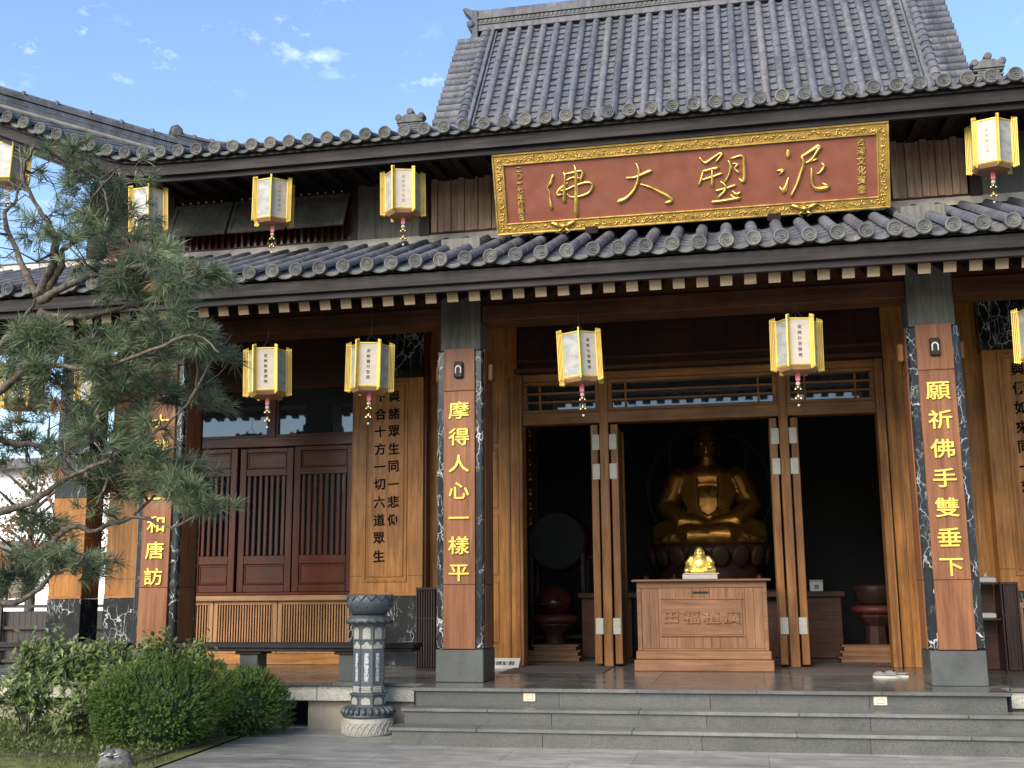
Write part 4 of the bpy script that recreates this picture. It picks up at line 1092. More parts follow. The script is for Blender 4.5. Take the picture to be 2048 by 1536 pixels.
PINE_CLUMPS=[(-4.79,-4.05,5.07,0.28,0.21,38),(-4.67,-3.91,5.18,0.24,0.21,26),(-4.86,-4.29,5.06,0.18,0.18,14),(-5.28,-4.09,5.17,0.29,0.24,14),(-4.85,-3.75,4.91,0.33,0.26,46),(-5.04,-3.74,4.74,0.29,0.22,34),(-5.0,-4.44,4.58,0.36,0.27,26),(-5.31,-4.36,4.32,0.23,0.23,14),(-4.74,-4.5,4.28,0.22,0.18,22),(-4.44,-4.15,4.45,0.31,0.22,36),(-3.99,-4.52,4.18,0.25,0.17,28),(-5.42,-4.14,4.89,0.29,0.29,14),(-4.17,-3.97,4.27,0.31,0.18,40),(-3.67,-4.3,4.1,0.19,0.12,24),(-4.41,-3.94,4.18,0.32,0.18,38),(-4.26,-4.02,4.0,0.31,0.15,30),(-3.71,-4.53,3.87,0.25,0.16,30),(-4.57,-4.05,4.1,0.22,0.18,16),(-5.19,-4.32,3.51,0.31,0.22,40),(-4.96,-4.18,3.45,0.36,0.25,60),(-4.51,-4.29,3.36,0.35,0.24,60),(-4.38,-3.93,3.49,0.35,0.22,60),(-3.98,-4.15,3.51,0.3,0.19,48),(-3.61,-4.41,3.47,0.2,0.16,34),(-3.63,-4.06,3.41,0.11,0.07,10),(-5.55,-3.85,3.32,0.28,0.19,30),(-4.78,-4.27,3.15,0.35,0.2,46),(-4.33,-4.35,3.16,0.3,0.19,40),(-4.11,-4.2,3.07,0.3,0.21,42),(-4.16,-3.71,3.29,0.22,0.2,26),(-3.92,-3.67,3.09,0.16,0.12,20),(-5.44,-3.94,2.87,0.28,0.23,26),(-5.31,-3.74,3.0,0.28,0.19,24),(-5.43,-3.79,2.59,0.28,0.23,26),(-4.84,-4.21,2.77,0.22,0.18,18),(-4.41,-4.47,2.66,0.25,0.15,34),(-4.45,-3.96,2.73,0.31,0.18,38),(-4.94,-4.05,2.63,0.22,0.18,18),(-4.0,-4.22,2.86,0.19,0.15,16),(-4.04,-4.35,2.5,0.21,0.14,26),(-3.79,-4.18,2.54,0.19,0.17,22),(-3.98,-4.13,2.37,0.25,0.15,38),(-3.6,-4.31,2.26,0.2,0.13,32),(-3.46,-4.29,2.19,0.11,0.07,12),(-3.88,-4.14,2.2,0.21,0.1,20),(-4.47,-3.78,2.41,0.27,0.16,26),(-4.54,-4.02,2.31,0.22,0.17,20),(-4.59,-4.29,2.47,0.26,0.17,22),(-4.48,-4.3,2.17,0.13,0.11,8),(-5.14,-4.14,1.93,0.27,0.18,32),(-5.13,-4.37,1.73,0.22,0.17,28),(-4.78,-4.37,1.8,0.21,0.14,30),(-4.76,-4.09,1.73,0.2,0.12,30),(-4.39,-4.47,1.79,0.09,0.07,8),(-5.14,-4.12,1.61,0.22,0.12,26),(-5.26,-4.22,1.55,0.18,0.11,16),(-5.25,-3.91,2.15,0.23,0.14,16),(-6.04,-3.88,3.61,0.29,0.39,30),(-5.92,-3.93,2.72,0.29,0.38,30),(-5.85,-3.93,1.87,0.28,0.38,30),(-5.88,-4.21,4.63,0.29,0.39,26)]
# ------------------------------------------------------------------ plaque
def plaque():
    B = Vector((0.049, 0.30, 5.68)); T = Vector((0.049, -0.02, 6.60)); up = (T-B).normalized(); H = (T-B).length
    nrm = Vector((1, 0, 0)).cross(up)          # towards the viewer (-y)
    M = Matrix((Vector((1, 0, 0)), -nrm, up)).transposed().to_4x4(); M.translation = B
    t = bpy.data.objects.new('name_plaque', None); COL.objects.link(t); t.matrix_world = M; t.empty_display_size = .2
    ORG[t.name] = Vector((0, 0, 0))
    tag(t, 'wide red name plaque with gold carved frame and big gold characters under the upper eave', 'plaque')
    W = 2.258
    def loc(m, name, mat, parent=t): return m.build(name, mat, parent, local=True)
    loc(MB().box(-W+0.13, W-0.13, 0.01, 0.05, 0.12, H-0.13), 'board', 'plaque_red')
    bw = 0.137
    fr = loc(MB().box(-W, W, -0.02, 0.06, 0, 0.022, 0.006).box(-W, W, -0.02, 0.06, H-0.045, H, 0.008).box(-W, -W+0.022, -0.02, 0.06, 0.0225, H-0.0455, 0.006).box(W-0.022, W, -0.02, 0.06, 0.0225, H-0.0455, 0.006), 'frame', 'gold_leaf')
    m = MB(); i0 = 0.018
    m.box(-W+bw-i0, W-bw+i0, -0.018, 0.03, bw-i0, bw, 0.005); m.box(-W+bw-i0, W-bw+i0, -0.018, 0.03, H-bw-0.02, H-bw-0.02+i0, 0.005)
    m.box(-W+bw-i0, -W+bw, -0.018, 0.03, bw+.0005, H-bw-0.0205, 0.005); m.box(W-bw, W-bw+i0, -0.018, 0.03, bw+.0005, H-bw-0.0205, 0.005)
    loc(m, 'inner_rim', 'gold_leaf')
    m = MB(); q = 0.0
    m.box(-W+0.023, W-0.023, -0.004, 0.05, 0.023, bw-0.019); m.box(-W+0.023, W-0.023, -0.004, 0.05, H-bw-0.001, H-0.046)
    m.box(-W+0.023, -W+bw-0.019, -0.004, 0.05, bw-0.018, H-bw-0.002); m.box(W-bw+0.019, W-0.023, -0.004, 0.05, bw-0.018, H-bw-0.002)
    loc(m, 'border_ground', 'gold_relief')
    # carved scrolls on the border: many small curls standing proud
    rnd = random.Random(5)
    m = MB()
    def curl(x, z, s, a, k):
        pts = []; n = 7
        for i in range(n):
            tt = i/(n-1); ang = a+k*tt*4.2; r = s*(1-0.75*tt)
            pts.append((x+r*math.cos(ang), -0.012, z+r*math.sin(ang)))
        m.tube(pts, [s*0.22*(1-0.4*i/(n-1)) for i in range(n)], 5)
    x = -W+0.05
    while x < W-0.04:
        for zc, hh in ((0.068, 0.03), (H-0.098, 0.032)):
            curl(x+rnd.uniform(-.01, .01), zc+rnd.uniform(-.014, .014), rnd.uniform(.018, .034), rnd.uniform(0, 6.28), rnd.choice((-1, 1)))
        x += 0.038
    z = 0.13
    while z < H-0.14:
        for xc in (-W+0.072, W-0.072):
            curl(xc+rnd.uniform(-.014, .014), z, rnd.uniform(.018, .034), rnd.uniform(0, 6.28), rnd.choice((-1, 1)))
        z += 0.036
    tag(loc(m, 'border_scrolls', 'gold_leaf'), kind='stuff')
    for xc in (-1.45, 1.32):      # winged bosses on the lower border
        m = MB()
        m.lathe([(0.001, 0.05), (0.02, 0.045), (0.038, 0.02), (0.045, -0.01)], 14, Matrix.Translation((xc, -0.005, 0.06)) @ Matrix.Rotation(R(90), 4, 'X'))
        for sg in (-1, 1):
            m.tube([(xc+sg*0.03, -0.02, 0.05), (xc+sg*0.08, -0.028, 0.085), (xc+sg*0.13, -0.022, 0.105), (xc+sg*0.16, -0.015, 0.09)], [0.022, 0.026, 0.018, 0.006], 6)
            m.tube([(xc+sg*0.02, -0.02, 0.03), (xc+sg*0.07, -0.028, 0.0), (xc+sg*0.02, -0.022, -0.03)], [0.02, 0.018, 0.008], 6)
        loc(m, 'boss', 'gold_leaf')
    # brush characters 佛 大 塑 泥, built stroke by stroke
    owner = [0]*7+[1]*3+[2]*13+[3]*8
    groups = [MB(), MB(), MB(), MB()]
    for k, st in zip(owner, STROKES):
        pts = []; rad = []
        P = [Vector((x-0.049, h, r)) for x, h, r in st]
        for i in range(len(P)-1):     # Catmull-Rom
            p0, p1, p2, p3 = P[max(0, i-1)], P[i], P[i+1], P[min(len(P)-1, i+2)]
            for s in range(4):
                u = s/4
                v = 0.5*((2*p1)+(-p0+p2)*u+(2*p0-5*p1+4*p2-p3)*u*u+(-p0+3*p1-3*p2+p3)*u**3)
                pts.append((v.x, v.y)); rad.append(max(0.006, v.z))
        pts.append((P[-1].x, P[-1].y)); rad.append(P[-1].z)
        # rounded ends
        d0 = Vector(pts[0])-Vector(pts[1]); d0.normalize(); d1 = Vector(pts[-1])-Vector(pts[-2]); d1.normalize()
        pts = [tuple(Vector(pts[0])+d0*rad[0]*0.9)]+pts+[tuple(Vector(pts[-1])+d1*rad[-1]*0.9)]
        rad = [rad[0]*0.35]+rad+[rad[-1]*0.35]
        mb = groups[k]; n = 7; vs = []; fs = []
        for i, (x, h) in enumerate(pts):
            a = Vector(pts[min(i+1, len(pts)-1)])-Vector(pts[max(i-1, 0)]); a.normalize(); nx, nh = -a.y, a.x
            for j in range(n):
                c = -1+2*j/(n-1); y = 0.008-0.030*math.sqrt(max(0, 1-c*c))*min(1, rad[i]/0.02)
                vs.append((x+nx*c*rad[i], y, h+nh*c*rad[i]))
        for i in range(len(pts)-1):
            for j in range(n-1): fs.append((i*n+j, (i+1)*n+j, (i+1)*n+j+1, i*n+j+1))
        mb.add(vs, fs, 0, True)
    for g in groups: loc(g, 'character', 'gold_leaf')
    for chars, xc, zc, sz, ln in (('台灣文化資產', 1.955, 0.49, 0.098, 1.08), ('二〇一七年佛誕日', -1.945, 0.475, 0.078, 1.04)):
        o = inst(text_mesh('\n'.join(chars), sz, 'gold_leaf', extrude=0.004, bevel=0.002, bold=0.001, line=ln), 'small_characters', t, (xc, 0.004, zc))
    for xc in (-1.12, 0.98):
        loc(MB().box(xc-0.075, xc+0.075, -0.035, 0.08, -0.05, 0.035, 0.006), 'bracket', 'dark_wood')
    # stays behind the board
    loc(MB().box(-1.6, -1.5, 0.06, 0.8, 0.6, 0.68).box(1.5, 1.6, 0.06, 0.8, 0.6, 0.68), 'stay', 'dark_wood')
plaque()

# ------------------------------------------------------------------ lanterns
LAN = {}; LR = random.Random(31)
def lantern_parts():
    Rr, hh = 0.215, 0.245
    pts = [(Rr*math.cos(R(60*k)), Rr*math.sin(R(60*k))) for k in range(6)]
    # panel seen along its own normal: built at face 0 (between vertex 0 and 1), local frame with normal = +30deg
    w = Rr
    ap = Rr*math.cos(R(30))
    LAN['panel_t'] = MB().box(-w/2+0.012, w/2-0.012, -ap, -ap+0.006, -hh+0.012, hh-0.012).mesh('panel', 'paper_text')
    LAN['panel_a'] = MB().box(-w/2+0.012, w/2-0.012, -ap, -ap+0.006, -hh+0.012, hh-0.012).mesh('panel', 'paper_art')
    m = MB(); e = 0.013
    m.box(-w/2, w/2, -ap-0.007, -ap+0.008, hh-e, hh+0.004, 0.003); m.box(-w/2, w/2, -ap-0.007, -ap+0.008, -hh-0.004, -hh+e, 0.003)
    m.box(-w/2, -w/2+e, -ap-0.006, -ap+0.007, -hh+e, hh-e, 0.003); m.box(w/2-e, w/2, -ap-0.006, -ap+0.007, -hh+e, hh-e, 0.003)
    LAN['frame'] = m.mesh('panel_frame', 'lantern_gold')
    m = MB()       # fin of four slats standing out from each corner (along +x)
    for k in range(4):
        x = Rr+0.001+0.0165*k
        m.box(x, x+0.011, -0.009, 0.009, -0.295+0.004*k, 0.29-0.006*k, 0.003)
    for z in (-0.27, 0.25): m.box(Rr-0.012, Rr+0.064, -0.0105, 0.0105, z-0.006, z+0.006, 0.002)
    m.box(Rr-0.004, Rr+0.058, -0.004, 0.004, -0.28, 0.27, 0.001, 1)
    LAN['fin'] = m.mesh('fin', ['lantern_gold', 'frame_wood'])
    m = MB()
    hexp = [(1.0, -hh-0.002), (1.02, -hh-0.012), (0.86, -hh-0.05), (0.5, -hh-0.058)]
    m.lathe([(Rr*a, z) for a, z in hexp]+[(0.001, -hh-0.058)], 6, smooth=False)
    LAN['base'] = m.mesh('base', 'pale_wood_x')
    m = MB(); m.lathe([(0.001, hh+0.012), (Rr*0.95, hh+0.012), (Rr, hh+0.004), (Rr, hh-0.004)], 6, smooth=False)
    LAN['top'] = m.mesh('top_plate', 'dark_wood')
    m = MB(); m.box(-0.024, 0.024, -0.006, 0.006, -0.385, -0.30, 0.003); LAN['tag'] = m.mesh('tag', 'pink_tag')
    m = MB(); m.tube([(0, 0, -0.29), (0, 0, -0.64)], 0.0025, 4); LAN['string'] = m.mesh('string', 'cord_dark')
    def bell(x, z, s):
        mb.lathe([(0.001, z+s), (s*0.5, z+s*0.85), (s*0.75, z), (s, z-s*0.7), (s*0.6, z-s*0.8), (0.001, z-s*0.6)], 10, Matrix.Translation((x, 0, 0)))
    for z in (-0.47, -0.57):
        mb = MB(); bell(-0.026, z, 0.018); bell(0.026, z, 0.018); bell(0.0, z+0.02, 0.020)
        mb.tube([(-0.026, 0, z+0.02), (0, 0, z+0.045), (0.026, 0, z+0.02)], 0.003, 4)
        LAN['bell%d' % (z < -0.5)] = mb.mesh('bells', 'brass')
    m = MB()
    for z, r in ((-0.415, 0.024), (-0.645, 0.013)):
        m.lathe([(r, -0.004), (r, 0.004), (0.001, 0.006)], 12, Matrix.Translation((0, -0.002, z)) @ Matrix.Rotation(R(90), 4, 'X'))
    LAN['coin'] = m.mesh('coin', 'sole_pale')
lantern_parts()
def lantern(loc, rot, txt, label, group, cord, tagmat=None, bells=True):
    rot = rot+math.degrees(math.atan2(0.54-loc[0], loc[1]+12.37))
    t = thing('hanging_lantern', label, 'lantern', loc, group, R(rot))
    t.rotation_euler = (R(LR.uniform(-2.2, 2.2)), R(LR.uniform(-2.2, 2.2)), R(rot))
    def child(me, name, rz=0.0, parent=t):
        o = bpy.data.objects.new(name, me); COL.objects.link(o); o.parent = parent; o.rotation_euler = (0, 0, rz); ORG[o.name] = Vector((0, 0, 0)); return o
    for k in range(6):
        a = R(60*k)
        p = child(LAN['panel_t' if k % 2 == 0 else 'panel_a'], 'panel', a)
        child(LAN['frame'], 'panel_frame', 0, p)
        child(LAN['fin'], 'fin', a)
        if k % 2 == 0:
            ap = 0.215*math.cos(R(30))
            body = '\n'.join(txt)
            me = text_mesh(body, 0.046, 'ink' if loc[2] < 5 else 'ink_faint', line=1.3)
            o = bpy.data.objects.new('lettering', me); COL.objects.link(o); o.parent = p; o.location = (0, -ap-0.002, 0)
    child(LAN['base'], 'base'); child(LAN['top'], 'top_plate'); child(LAN['string'], 'string', -R(rot))
    child(LAN['tag'], 'tag', -R(rot)); child(LAN['coin'], 'coin', -R(rot))
    if bells: child(LAN['bell0'], 'bells', -R(rot)); child(LAN['bell1'], 'bells', -R(rot))
    m = MB(); top = 0.245
    for k in range(3):
        a = R(120*k+20); m.tube([(0.15*math.cos(a), 0.15*math.sin(a), top), (0.02*math.cos(a), 0.02*math.sin(a), top+0.12)], 0.003, 4)
    m.tube([(0, 0, top+0.10), (0.01, 0, top+0.2), (0, 0, cord)], 0.004, 5)
    m.build('hanger', 'cord_dark', t, local=True)
    return t
GL, GU = 'lanterns hanging along the porch', 'lanterns hanging under the upper eave'
lantern((-4.773, -0.45, 3.995), -7, '南無無憂德佛', 'gold and paper lantern in front of the red lattice doors, second left of the pillar', GL, 1.0)
lantern((-3.534, -0.45, 3.993), -6, '南無寶月智佛', 'gold and paper lantern hanging beside the black calligraphy panel, just left of the pillar', GL, 1.0)
lantern((-1.134, -0.45, 3.99), 29, '南無功德寶佛', 'gold and paper lantern with an edge to the front, over the left doorway', GL, 1.0)
lantern((1.161, -0.45, 4.006), 11, '南無妙音勝佛', 'gold and paper lantern in front of the right door post', GL, 1.0)
lantern((3.568, -0.45, 3.99), 2, '南無蓮華光佛', 'gold and paper lantern cut off by the right edge of the picture', GL, 1.0)
lantern((-6.92, -0.45, 3.98), 12, '南無金剛堅佛', 'gold and paper lantern behind the pine branches, near the hidden pillar', GL, 1.0)
lantern((-7.95, -0.45, 3.98), -12, '南無光照佛', 'gold and paper lantern mostly hidden by pine needles at the left edge', GL, 1.0)
lantern((-8.768, 0.15, 7.095), 30, '南無賢善佛', 'upper lantern at the sweeping roof corner, top left', GU, 0.45)
lantern((-6.735, 0.15, 6.298), 29, '南無虛空佛', 'upper lantern beside pine needles, left of the shutters', GU, 0.45)
lantern((-5.032, 0.15, 6.282), 22, '南無智慧勝佛', 'upper lantern hanging in front of the propped shutters', GU, 0.45)
lantern((-3.35, 0.15, 6.25), 1, '南無師子吼佛', 'upper lantern just left of the red plaque', GU, 0.45)
lantern((3.386, 0.15, 6.255), -13, '南無音光佛', 'upper lantern right of the red plaque', GU, 0.45)

# ------------------------------------------------------------------ offering box
def offering_box():
    t = thing('offering_box', 'wooden offering box with carved characters standing before the open doors', 'box', (-0.02, 2.1, F))
    yf = -0.26
    def L(m, name, mat, p=t): return m.build(name, mat, p, local=True)
    b = L(MB().box(-0.79, 0.79, yf+0.06, 0.28, 0.24, 1.075, 0.006), 'body', 'box_wood')
    L(MB().box(-0.84, 0.84, yf-0.01, 0.33, 0.0, 0.135, 0.01).box(-0.815, 0.815, yf+0.02, 0.31, 0.136, 0.24, 0.012), 'plinth', 'box_wood_x')
    L(MB().box(-0.845, 0.845, yf-0.03, 0.34, 1.077, 1.105, 0.008), 'top', 'box_wood_x')
    m = MB(); w = 0.055
    m.box(-0.79, 0.79, yf+0.035, yf+0.06, 1.0, 1.075, 0.005); m.box(-0.79, -0.79+w, yf+0.036, yf+0.06, 0.242, 0.999, 0.005); m.box(0.79-w, 0.79, yf+0.036, yf+0.06, 0.242, 0.999, 0.005)
    m.box(-0.79+w, 0.79-w, yf+0.036, yf+0.06, 0.242, 0.27, 0.005)
    L(m, 'face_frame', 'box_wood_x')
    m = MB(); n = 12; x = -0.735; k = 0
    while x < 0.734:
        ww = 1.47/14
        MB().box(x+0.001, x+ww-0.001, yf+0.046, yf+0.062, 0.271, 0.999, 0.003).build('front_board', 'box_wood', b, local=True); x += ww
    p = L(MB().box(-0.49, 0.49, yf+0.034, yf+0.05, 0.43, 0.86, 0.006), 'text_panel', 'box_wood_x')
    L(MB().box(-0.50, 0.50, yf+0.026, yf+0.05, 0.86, 0.875, 0.003).box(-0.50, 0.50, yf+0.026, yf+0.05, 0.415, 0.43, 0.003), 'panel_rail', 'box_wood_x', p)
    L(MB().box(-0.10, 0.09, yf+0.040, yf+0.0455, 0.930, 0.955), 'coin_slot', 'void_dark', b)
    for i, c in enumerate('田福植廣'):
        o = bpy.data.objects.new('character', text_mesh(c, 0.20, 'box_wood_x', extrude=0.008, bevel=0.004, bold=0.002)); COL.objects.link(o)
        o.parent = p; o.location = (-0.37+0.245*i, yf+0.030, 0.645); o.scale = (1, 1, 0.82)
offering_box()

# ------------------------------------------------------------------ figures from merged volumes
def blob(parts, voxel, smooth=4):
    """parts: ellipsoids (centre, radii, euler) or capsules ((p0,p1,r0,r1)); merged into one continuous surface"""
    m = MB()
    for p in parts:
        if p[0] == 'e':
            _, c, r, e = p
            M = Matrix.Translation(c) @ Matrix.Rotation(e[2], 4, 'Z') @ Matrix.Rotation(e[1], 4, 'Y') @ Matrix.Rotation(e[0], 4, 'X') @ Matrix.Diagonal((r[0], r[1], r[2], 1))
            m.lathe([(math.sin(PI*i/12) if 0 < i < 12 else 0.0, -math.cos(PI*i/12)) for i in range(13)], 20, M)
        else:
            _, pts, rad = p
            P = [Vector(q) for q in pts]; d0 = (P[0]-P[1]).normalized(); d1 = (P[-1]-P[-2]).normalized()
            pp = [P[0]+d0*rad[0]*0.8]+P+[P[-1]+d1*rad[-1]*0.8]; rr = [rad[0]*0.5]+list(rad)+[rad[-1]*0.5]
            m.tube(pp, rr, 14)
    me = m.mesh('tmp', 'gold_leaf'); o = bpy.data.objects.new('tmp', me); COL.objects.link(o)
    r = o.modifiers.new('r', 'REMESH'); r.mode = 'VOXEL'; r.voxel_size = voxel
    s = o.modifiers.new('s', 'SMOOTH'); s.iterations = smooth; s.factor = 0.5
    dg = bpy.context.evaluated_depsgraph_get()
    out = bpy.data.meshes.new_from_object(o.evaluated_get(dg)); bpy.data.objects.remove(o)
    for q in out.polygons: q.use_smooth = True
    return out
def mesh_part(me, name, mat, parent, loc=(0, 0, 0)):
    me.materials.clear(); me.materials.append(MATS[mat]); me.name = name
    o = bpy.data.objects.new(name, me); COL.objects.link(o); o.parent = parent; o.location = loc; ORG[o.name] = Vector((0, 0, 0)); return o

def small_statue():
    t = thing('laughing_statue', 'small shiny golden seated laughing figure with a round belly on the offering box', 'statue', (-0.03, 2.13, F+1.105))
    MB().box(-0.215, 0.215, -0.12, 0.14, 0.0, 0.062, 0.006).build('pedestal', 'sole_pale', t, local=True)
    MB().box(-0.2, 0.235, -0.13, 0.15, 0.063, 0.075, 0.003).build('pedestal_slab', 'cream_plastic', t, local=True)
    z = 0.075
    P = [('e', (0, 0, z+0.11), (0.115, 0.095, 0.105), (0, 0, 0)), ('e', (0, 0.01, z+0.17), (0.105, 0.08, 0.075), (0, 0, 0)),
         ('e', (0, -0.005, z+0.265), (0.052, 0.055, 0.062), (0, 0, 0)), ('e', (0, -0.03, z+0.235), (0.042, 0.035, 0.028), (0, 0, 0)),
         ('e', (-0.054, 0.0, z+0.245), (0.012, 0.018, 0.034), (0, 0, 0)), ('e', (0.054, 0.0, z+0.245), (0.012, 0.018, 0.034), (0, 0, 0)),
         ('c', [(-0.10, 0.01, z+0.19), (-0.15, -0.02, z+0.12), (-0.13, -0.08, z+0.06)], [0.036, 0.034, 0.026]),
         ('c', [(0.10, 0.01, z+0.19), (0.155, -0.02, z+0.12), (0.13, -0.08, z+0.07)], [0.036, 0.034, 0.026]),
         ('c', [(-0.06, -0.03, z+0.05), (-0.15, -0.06, z+0.06), (-0.16, -0.1, z+0.03)], [0.05, 0.045, 0.035]),
         ('c', [(0.06, -0.03, z+0.04), (0.16, -0.07, z+0.035), (0.08, -0.12, z+0.03)], [0.05, 0.042, 0.03]),
         ('e', (0, 0.0, z+0.02), (0.18, 0.11, 0.03), (0, 0, 0)),
         ('c', [(-0.09, -0.06, z+0.15), (0.0, -0.09, z+0.19), (0.09, -0.06, z+0.15)], [0.012, 0.01, 0.012]),
         ('c', [(-0.16, 0.0, z+0.1), (-0.18, -0.05, z+0.02)], [0.02, 0.018]), ('c', [(0.16, 0.0, z+0.1), (0.185, -0.05, z+0.02)], [0.02, 0.018])]
    P += [('e', (0, -0.060, z+0.262), (0.009, 0.012, 0.014), (0, 0, 0)), ('e', (-0.026, -0.045, z+0.25), (0.016, 0.016, 0.014), (0, 0, 0)), ('e', (0.026, -0.045, z+0.25), (0.016, 0.016, 0.014), (0, 0, 0))]
    b = mesh_part(blob(P, 0.0065, 2), 'body', 'gold_bright', t)
    m = MB()
    m.tube([(-0.024, -0.068, z+0.232), (0, -0.073, z+0.224), (0.024, -0.068, z+0.232)], 0.0035, 5)
    for sx in (-1, 1): m.tube([(sx*0.030, -0.050, z+0.276), (sx*0.018, -0.058, z+0.281), (sx*0.008, -0.056, z+0.276)], 0.0028, 5)
    m.build('face_lines', 'bronze_gold', b, local=True)
small_statue()

def big_statue():
    Y = 6.8; S = 1.0
    t = thing('seated_statue', 'large dark gold seated robed statue in the unlit hall', 'statue', (-0.03, Y, 2.2))
    P = [('e', (0, 0, 0.62), (0.42, 0.26, 0.58), (0, 0, 0)), ('e', (0, 0.02, 1.12), (0.55, 0.25, 0.25), (0, 0, 0)),
         ('c', [(0, 0, 1.2), (0, -0.01, 1.42)], [0.15, 0.135]),
         ('e', (0, -0.02, 1.68), (0.19, 0.21, 0.28), (0, 0, 0)), ('e', (0, 0.02, 1.93), (0.13, 0.13, 0.10), (0, 0, 0)),
         ('e', (0, -0.22, 1.62), (0.028, 0.04, 0.075), (0, 0, 0)), ('e', (-0.20, 0.02, 1.60), (0.03, 0.05, 0.13), (0, 0, 0)), ('e', (0.20, 0.02, 1.60), (0.03, 0.05, 0.13), (0, 0, 0)),
         ('e', (0, -0.21, 1.52), (0.06, 0.02, 0.02), (0, 0, 0)),
         ('c', [(-0.50, 0, 1.14), (-0.68, -0.08, 0.64), (-0.42, -0.36, 0.36), (-0.08, -0.42, 0.34)], [0.19, 0.20, 0.17, 0.08]),
         ('c', [(0.50, 0, 1.14), (0.68, -0.08, 0.64), (0.42, -0.36, 0.36), (0.08, -0.42, 0.34)], [0.19, 0.20, 0.17, 0.08]),
         ('c', [(-0.2, -0.1, 0.2), (-0.74, -0.25, 0.20), (-0.30, -0.5, 0.14), (0.2, -0.5, 0.14)], [0.24, 0.21, 0.18, 0.12]),
         ('c', [(0.2, -0.1, 0.2), (0.74, -0.25, 0.20), (0.30, -0.5, 0.15), (-0.1, -0.5, 0.18)], [0.24, 0.21, 0.18, 0.12]),
         ('e', (0, -0.2, 0.06), (0.95, 0.42, 0.13), (0, 0, 0))]
    # folds of the robe
    for sx in (-1, 1):
        for k in range(5):
            x = sx*(0.20+0.055*k)
            P.append(('c', [(x, -0.19+0.02*k, 1.22-0.03*k), (x*1.0, -0.27+0.02*k, 0.85), (x*0.75, -0.33, 0.55), (0.02*sx, -0.38, 0.47-0.03*k)], [0.030]*4))
        for k in range(5):
            P.append(('c', [(sx*(0.12+0.1*k), -0.58+0.02*k, 0.26-0.02*k), (sx*(0.26+0.12*k), -0.60+0.04*k, 0.10), (sx*(0.42+0.11*k), -0.52+0.05*k, 0.02)], [0.028, 0.03, 0.02]))
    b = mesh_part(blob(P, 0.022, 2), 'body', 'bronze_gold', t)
    m = MB()
    for sx in (-1, 1):
        m.tube([(sx*0.03, -0.215, 1.70), (sx*0.09, -0.225, 1.735), (sx*0.15, -0.17, 1.715)], 0.010, 5)
        m.tube([(sx*0.04, -0.218, 1.66), (sx*0.09, -0.225, 1.645), (sx*0.14, -0.185, 1.665)], 0.012, 5)
    m.build('face_lines', 'inner_wall', b, local=True)
    m = MB()
    for rr, zc in ((0.66, 1.55), (1.05, 0.95)):
        m.tube([(rr*math.cos(2*PI*i/40), 0.44, zc+rr*math.sin(2*PI*i/40)) for i in range(41)], 0.03, 6, cap=False)
    m.build('halo', 'inner_wall', t, local=True)
    m = MB(); m.lathe([(0.8, -0.72), (0.95, -0.6), (0.85, -0.45), (0.9, -0.3), (1.02, -0.12), (0.98, -0.02), (0.001, -0.02)], 28, Matrix.Translation((0, -0.1, 0)))
    th = m.build('lotus_throne', 'altar_wood', t, local=True)
    for k in range(18):
        a = 2*PI*k/18
        m = MB(); M = Matrix.Translation((0, -0.1, 0)) @ Matrix.Rotation(a, 4, 'Z') @ Matrix.Translation((1.0, 0, -0.2)) @ Matrix.Rotation(R(14), 4, 'Y')
        m.lathe([(math.sin(PI*i/6) if 0 < i < 6 else 0.0, -math.cos(PI*i/6)) for i in range(7)], 8, M @ Matrix.Diagonal((0.04, 0.17, 0.17, 1)))
        m.build('petal', 'altar_wood', th, local=True)
    MB().box(-1.3, 1.3, -0.9, 0.9, -1.694, -0.73, 0.02).build('altar_block', 'altar_wood', t, local=True)
big_statue()
